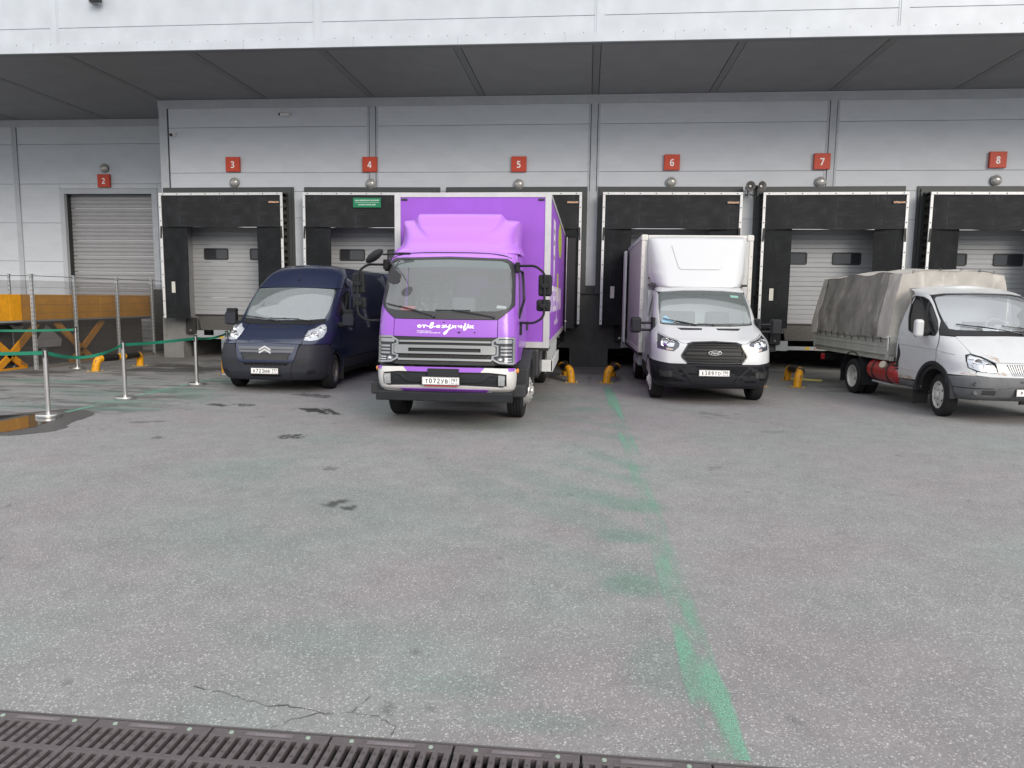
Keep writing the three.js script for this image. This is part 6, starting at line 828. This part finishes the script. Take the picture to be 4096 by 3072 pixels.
    part(v, 'window', patch(f(winR), m, { g: .08, off: -.006, skirt: 0 }), phys([.06, .063, .066], .04, { transmission: .8, ior: 1.5 })); part(v, 'window_seal', [tube(f([...winR, winR[0]]).map(([s, y]) => { const p = S.at(s, y); return [p[0] + k * .006, p[1], p[2] + .003]; }), .011, 70, 6, .1), patch(f([[.86, 1.83], [.885, 1.84], [1.09, 1.56], [1.12, 1.30], [1.09, 1.30], [1.06, 1.55]]), m, { g: .06, off: .004, skirt: .01 })], M.black);
    for (const g of [patch(f([[2.38, 1.108], [1.24, 1.085], [1.24, 1.075], [2.38, 1.098]]), m, { g: .08, off: .014, skirt: .008 }), patch(f([[2.70, .69], [2.08, .682], [2.08, .672], [2.70, .68]]), m, { g: .08, off: .014, skirt: .008 }), patch(f([[1.21, 1.065], [.99, 1.022], [.985, 1.012], [1.21, 1.055]]), m, { g: .08, off: .014, skirt: .008 })]) part(v, 'door_crease', g, white);
    { const p = V(...S.at(k * 2.12, 1.24)); part(v, 'door_handle', [rbox(-.012, .014, -.08, .08, -.018, .018, .008).translate(p.x + k * .012, p.y, p.z)], white); part(v, 'door_lock', move(new THREE.CylinderGeometry(.012, .012, .01, 10), p.x + k * .01, 1.06, p.z + .02, 0, 0, Math.PI / 2), M.black); }
    part(v, 'rear_pillar', patch(f([...S.side([[-1.112, 1.95], [-1.192, 1.6], [-1.232, 1.2], [-1.282, .42], [-1.325, .42], [zq(1.2) - .012, 1.2], [zq(1.6) - .012, 1.6], [zq(1.95) - .012, 1.95]])]), m, { ...o, off: .004, skirt: .03 }), white);
    part(v, 'sill', patch(f(S.side([[-.54, .36], [-.52, .49], [-1.27, .49], [-1.25, .36]])), m, { g: .1, off: .0, skirt: .02 }), grey);
    part(v, 'arch_trim', toYZ(prism([...arc(-.06, .36, .53, -2, 182, 22), ...arc(-.06, .36, .465, 182, -2, 22)], -.045, .045, .012)).translate(k * .985, 0, 0), dark);
    part(v, 'mud_flap', box(k * .9 - .13, k * .9 + .13, .12, .42, -.60, -.585), M.rubber); part(v, 'wheel_liner', toYZ(prism([...arc(-.06, .36, .46, 0, 180, 18), ...arc(-.06, .36, .44, 180, 0, 18)], -.16, .16)).translate(k * .83, 0, 0), M.underbody);
    const mi = part(v, 'mirror', [rbox(-.075, .075, 0, .29, -.06, .05, .05, 5).translate(k * 1.19, 1.255, -.26)], white); part(mi, 'mirror_arm', [rbox(-.10, .10, .05, .12, -.03, .03, .02, 3).translate(k * 1.07, 1.25, -.32)], M.plastic);
    part(v, 'bumper_corner', patch(f([[.60, .700], [.82, .715], [1.262, .69], [1.24, .60], [1.14, .42], [1.02, .345], [.69, .346], [.56, .42], [.52, .53]]), m, { ...o, off: .012, skirt: .03 }), grey);
    part(v, 'bumper_groove', patch(f([[.56, .545], [1.23, .542], [1.23, .530], [.56, .533]]), m, { g: .06, off: .014, skirt: .004 }), dark); for (let i = 0; i < 4; i++) part(v, 'bumper_vent', patch(f([[.53, .512 - i * .018], [.72, .514 - i * .018], [.71, .504 - i * .018], [.53, .502 - i * .018]]), m, { g: .06, off: .016, skirt: .004 }), M.black);
    { const p = S.at(k * .83, .60); part(v, 'tow_cap', move(new THREE.TorusGeometry(.022, .006, 8, 20), p[0], p[1], p[2] + .016), dark); const q = S.at(k * .80, .47); part(v, 'fog_cap', move(new THREE.CylinderGeometry(.035, .04, .02, 18), q[0], q[1], q[2] + .012, Math.PI / 2), grey); }
    const paleRim = std([.56, .56, .54], .5, .2, { map: tex(concTex, 3) });
    makeWheel(v, k * .85, .345, 0, .345, .19, .215, { dish: .02, holes: 6, holeR: .018, hub: .05, mat: paleRim }, -.15, k); makeWheel(v, k * .93, .345, -2.9, .345, .185, .215, { dish: .13, holes: 6, holeR: .02, hub: .06, mat: paleRim }, 0, k); makeWheel(v, k * .70, .345, -2.9, .345, .185, .215, { dish: .02, holes: 6, holeR: .018, hub: .02, mat: paleRim }, 0, k);
    part(v, 'rear_arch', [toYZ(prism([...arc(-2.9, .36, .475, 15, 172, 18), ...arc(-2.9, .36, .465, 172, 15, 18)], -.16, .16)).translate(k * .88, 0, 0), box(k * .88 - .15, k * .88 + .15, .2, .52, -3.40, -3.385), box(k * .88 - .15, k * .88 + .15, .22, .55, -2.43, -2.415)], M.plastic);
  }
  part(v, 'bumper', patch(sym([[0, .700], [.60, .700], [.52, .53], [.30, .565], [0, .57]]), m, { ...o, off: .012, skirt: .03 }), grey); part(v, 'bumper_lower', patch(sym([[0, .565], [.30, .56], [.515, .53], [.56, .42], [.69, .347], [0, .345]]), m, { ...o, off: .006, skirt: .03, holes: [[[.32, .548], [.46, .56], [.455, .45], [.33, .435]], mirror([[.32, .548], [.46, .56], [.455, .45], [.33, .435]])] }), grey);
  part(v, 'bumper_slot', [patch(sym([[0, .655], [.20, .655], [.19, .63], [0, .63]]), m, { g: .06, off: .016, skirt: .004 }), ...[1, -1].map((k) => patch(flipS([[.32, .548], [.46, .56], [.455, .45], [.33, .435]], k), m, { g: .1, off: -.05, skirt: 0 }))], M.black);
  part(v, 'windshield', patch(ws, m, { g: .07, off: -.002, skirt: .006 }), phys([.80, .84, .88], .015, { transmission: .82, ior: 2.2 }));
  wiper(v, S, [-.66, 1.47], [-.10, 1.40], [.24, 1.33]); wiper(v, S, [.02, 1.45], [.52, 1.40], [.72, 1.33]);
  part(v, 'dashboard', rbox(-.82, .82, 1.0, 1.32, -.75, -.2, .08, 3), std([.22, .22, .23], .7)); part(v, 'seat', seatGeo(-.42, .85, -.85, .48, .7), M.seat); part(v, 'seat', seatGeo(.4, .85, -.85, .8, .7), M.seat); part(v, 'steering_wheel', steering(.40, 1.40, -.72, .20, -.7), std([.3, .3, .31], .6)); part(v, 'dashboard_papers', [move(box(-.13, .13, 0, .09, 0, .004), .12, 1.33, -.45, -.6), rbox(-.4, .2, 1.33, 1.34, -.5, -.35, .004)], M.paper);
  makePlate(v, 0, .487, S.at(0, .49)[2] + .03, 'Р', '');
  // rust where the photo shows it
  const rustTex = dataTex(256, 256, (x, y, u, w) => { const n = fbm(x / 14, y / 14, 5, 311), a = .75 * sstep(.56, .66, n + .22 * (w - .6)) , q = fbm(x / 5, y / 5, 3, 312); return [.56 + .2 * q, .42 + .16 * q, .26 + .14 * q, a]; }, { srgb: true });
  const rust = (poly, k, fl = 1) => { const xs = poly.map((p) => p[0]), yy = poly.map((p) => p[1]), a = Math.min(...xs), b = Math.max(...xs), c = Math.min(...yy), d = Math.max(...yy), g = patch(flipS(poly, k), m, { g: .04, off: .0085, skirt: 0 }), uv = g.attributes.uv; for (let i = 0; i < uv.count; i++) uv.setXY(i, (Math.abs(uv.getX(i)) - a) / (b - a), fl > 0 ? (d - uv.getY(i)) / (d - c) : (uv.getY(i) - c) / (d - c)); return g; };
  const rustM = std([1, 1, 1], .9, 0, { map: rustTex, transparent: true });
  for (const g of [rust([[2.20, .505], [2.74, .505], [2.74, .63], [2.20, .56]], -1), rust([[.42, .925], [.60, 1.005], [.62, 1.06], [.40, .98]], -1), rust([[.36, .73], [.50, .75], [.47, .82], [.36, .80]], -1), rust([[.78, .725], [1.0, .728], [.95, .79], [.80, .77]], -1)]) part(v, 'rust', g, rustM);
  // flat bed
  const bedM = std([.40, .41, .385], .55, .1, { map: tex(concTex, .9) }), bz1 = -1.44, bz0 = -4.75, bw = 1.04;
  for (const k of [1, -1]) {
    part(v, 'side_board', [box(k * bw - .015, k * bw + .015, .86, 1.21, bz0, bz1 - .1), ...[.865, 1.0, 1.08, 1.17].map((y) => rbox(k * bw - .024, k * bw + .024, y, y + .028, bz0 + .02, bz1 - .12, .008))], bedM);
    part(v, 'corner_stake', [rbox(k * bw - .03, k * bw + .03, .78, 1.24, bz1 - .10, bz1 - .03, .01), rbox(k * bw - .03, k * bw + .03, .82, 1.22, bz0 - .03, bz0 + .03, .01)], bedM); part(v, 'latch', [cyl([k * bw + k * .03, 1.20, bz1 - .02], [k * bw + k * .035, .95, bz1 + .01], .014, .01), cyl([k * bw, 1.19, bz1 - .03], [k * bw + k * .05, 1.20, bz1], .022)], std([.6, .6, .58], .5, .2));
    part(v, 'bed_rail', rbox(k * (bw - .06) - .04, k * (bw - .06) + .04, .76, .855, bz0, bz1, .01), bedM); for (const z of [-1.9, -2.5, -3.2, -3.9]) part(v, 'bed_bolt', move(new THREE.SphereGeometry(.02, 8, 6), k * (bw - .02), .80, z), bedM);
  }
  part(v, 'bed_floor', [box(-bw, bw, .84, .88, bz0, bz1), box(-bw, bw, .86, 1.2, bz0 - .015, bz0 + .015), box(-bw, bw, .86, 1.5, bz1 - .03, bz1)], bedM);
  // tarpaulin: sagging sheets over hoops
  const canvasTexD = (seed, base, amp) => dataTex(512, 512, (x, y) => { const a = fbm(x / 50, y / 90, 5, seed, 0), b = fbm(x / 22, y / 60, 4, seed + 3), c = fbm(x / 5, y / 5, 3, seed + 5); const n = base + amp * (a - .5) * 1.6 + amp * .7 * sstep(.56, .80, b) + .07 * (c - .5); return [n, n * .945, n * .87]; });
  const tarpA = std([.62, .62, .62], .9, 0, { map: canvasTexD(331, .33, .20), bumpMap: tex(fineBump, 6), bumpScale: .003 }), tarpB = std([.60, .60, .60], .9, 0, { map: canvasTexD(341, .66, .24), bumpMap: tex(fineBump, 6), bumpScale: .003 });
  const wr = (u, w, s) => .055 * (fbm(u * 7, w * 4, 3, s) - .5) + 0.014 * Math.abs(Math.sin(u * 11 + 4 * fbm(u * 3, w * 3, 2, s + 1))) * (1 - w) , top = (z) => 2.33 + .02 * Math.sin(z * 5) - .05 * sstep(-3.2, -4.6, z) + .02 * Math.abs(Math.sin((z + 1.5) * 2.9)), hemY = (z, k) => 1.165 + .012 * Math.sin(z * 7 + k);
  for (const k of [-1, 1]) {
    part(v, 'tarpaulin_side', grid((u, w) => { const z = lerp(-4.55, -1.66, u) - .10 * (1 - w) * sstep(.12, 0, u), y = lerp(hemY(z, k), top(z), w), x = k * (lerp(1.085, .90, Math.pow(w, 1.3)) + wr(u, w, 351 + k)); return [x, y, z]; }, 90, 40, (u, w, p) => [p[2] / 2.4, p[1] / 2.4]), tarpA);
    part(v, 'tarpaulin_hem', grid((u, w) => { const z = lerp(-1.80, -1.452, u), y = lerp(1.19 - .03 * u, top(-1.6) + .01, w), x = k * (lerp(1.085, .90, Math.pow(w, 1.3)) + (1 - u) * (.03 + .035 * (fbm(u * 3, w * 5, 3, 361 + k) - .4))); return [x, y, z]; }, 14, 40, (u, w, p) => [p[2] / 2.4, p[1] / 2.4]), tarpB);
    part(v, 'tarpaulin_corner', grid((u, w) => { const y = lerp(1.14, top(-4.5), w), z = lerp(-4.56, -4.78 - .16 * (1 - w), u) - .02 * wr(u, w, 5), x = k * (lerp(1.09, .90, Math.pow(w, 1.3)) + .03 * Math.sin(u * 3) * (1 - w)); return [x, y, z]; }, 10, 30, (u, w, p) => [p[2] / 2.4, p[1] / 2.4]), tarpB);
    const cord = []; for (let z = -4.4; z < -1.6; z += .30) cord.push(cyl([k * 1.10, 1.20, z], [k * 1.085, 1.09, z + .02], .008, .008, 5)); part(v, 'lacing', merge(cord), M.black).userData.kind = 'stuff';
  }
  part(v, 'tarpaulin_front', grid((u, w) => { const x = lerp(-.90, .90, u), c = 1 - (x / .9) ** 2, y = lerp(1.20, top(-1.5) + .10 * c * (.8 + .2 * Math.sin(u * 9)), w), z = -1.455 + .05 * (fbm(u * 6, w * 4, 4, 371) - .5) + .045 * Math.sin(u * 17 + 5 * w) * w * (1 - w) * 2; return [x / .9 * (lerp(1.085, .90, Math.pow(w, 1.3)) + .006), y, z]; }, 60, 30, (u, w, p) => [p[0] / 2.4, p[1] / 2.4]), tarpB);
  part(v, 'tarpaulin_roof', grid((u, w) => { const x = lerp(-.905, .905, u), c = 1 - (x / .905) ** 2, z = lerp(-1.45, -4.75, w); return [x, top(z) + .10 * c * (.8 + .2 * Math.sin(u * 9)) + .02 * (fbm(u * 5, w * 12, 3, 381) - .5), z]; }, 30, 60, (u, w, p) => [p[0] / 2.4, p[2] / 2.4]), tarpB); part(v, 'tarpaulin_rear', grid((u, w) => [lerp(-1.07, 1.07, u) * lerp(1, .84, w), lerp(1.14, top(-4.6) + .02, w), -4.76 - .16 * (1 - w)], 20, 10, (u, w, p) => [p[0] / 2.4, p[1] / 2.4]), tarpB);
  for (const x of [-.72, -.25, .12, .45, .70]) part(v, 'eyelet', move(new THREE.TorusGeometry(.018, .005, 6, 14), x, 2.33 + .08 * (1 - (x / .9) ** 2), -1.435), M.darkTrim);
  // gas bottle under the bed, rear beam
  const red = paint2([.30, .014, .018], { clearcoat: .4, clearcoatRoughness: .3, map: tex(dirt, 1) });
  part(v, 'gas_bottle', move(new THREE.LatheGeometry([[.001, -.62], [.10, -.60], [.18, -.54], [.205, -.46], [.205, .46], [.18, .54], [.10, .60], [.001, .62]].map((p) => new THREE.Vector2(...p)), 36), -.86, .555, -1.72, Math.PI / 2), red); part(v, 'strap', [move(new THREE.TorusGeometry(.209, .008, 6, 36).scale(1, 1, 3), -.86, .555, -1.45), move(new THREE.TorusGeometry(.209, .008, 6, 36).scale(1, 1, 3), -.86, .555, -2.0)], M.black);
  part(v, 'filler_cap', [cyl([-1.06, .68, -1.56], [-1.10, .70, -1.54], .065, .065, 22)], std([.42, .38, .30], .6)); part(v, 'filler_hose', [tube([[-1.0, .68, -1.55], [-.98, .62, -1.45], [-1.02, .62, -1.3], [-.95, .66, -1.1]], .035, 16, 10), tube([[-1.0, .71, -1.55], [-.98, .68, -1.42], [-1.0, .70, -1.25], [-.95, .74, -1.1]], .03, 16, 10)], M.rubber);
  part(v, 'rear_beam', box(-.95, .95, .56, .68, -4.5, -4.42), M.underbody); part(v, 'side_reflector', box(-.99, -.952, .56, .68, -4.52, -4.40), std([.5, .02, .03], .3)); part(v, 'bracket', [box(-1.0, -.7, .33, .36, -2.1, -1.4)], M.galv);
}
renderer.render(scene, camera);
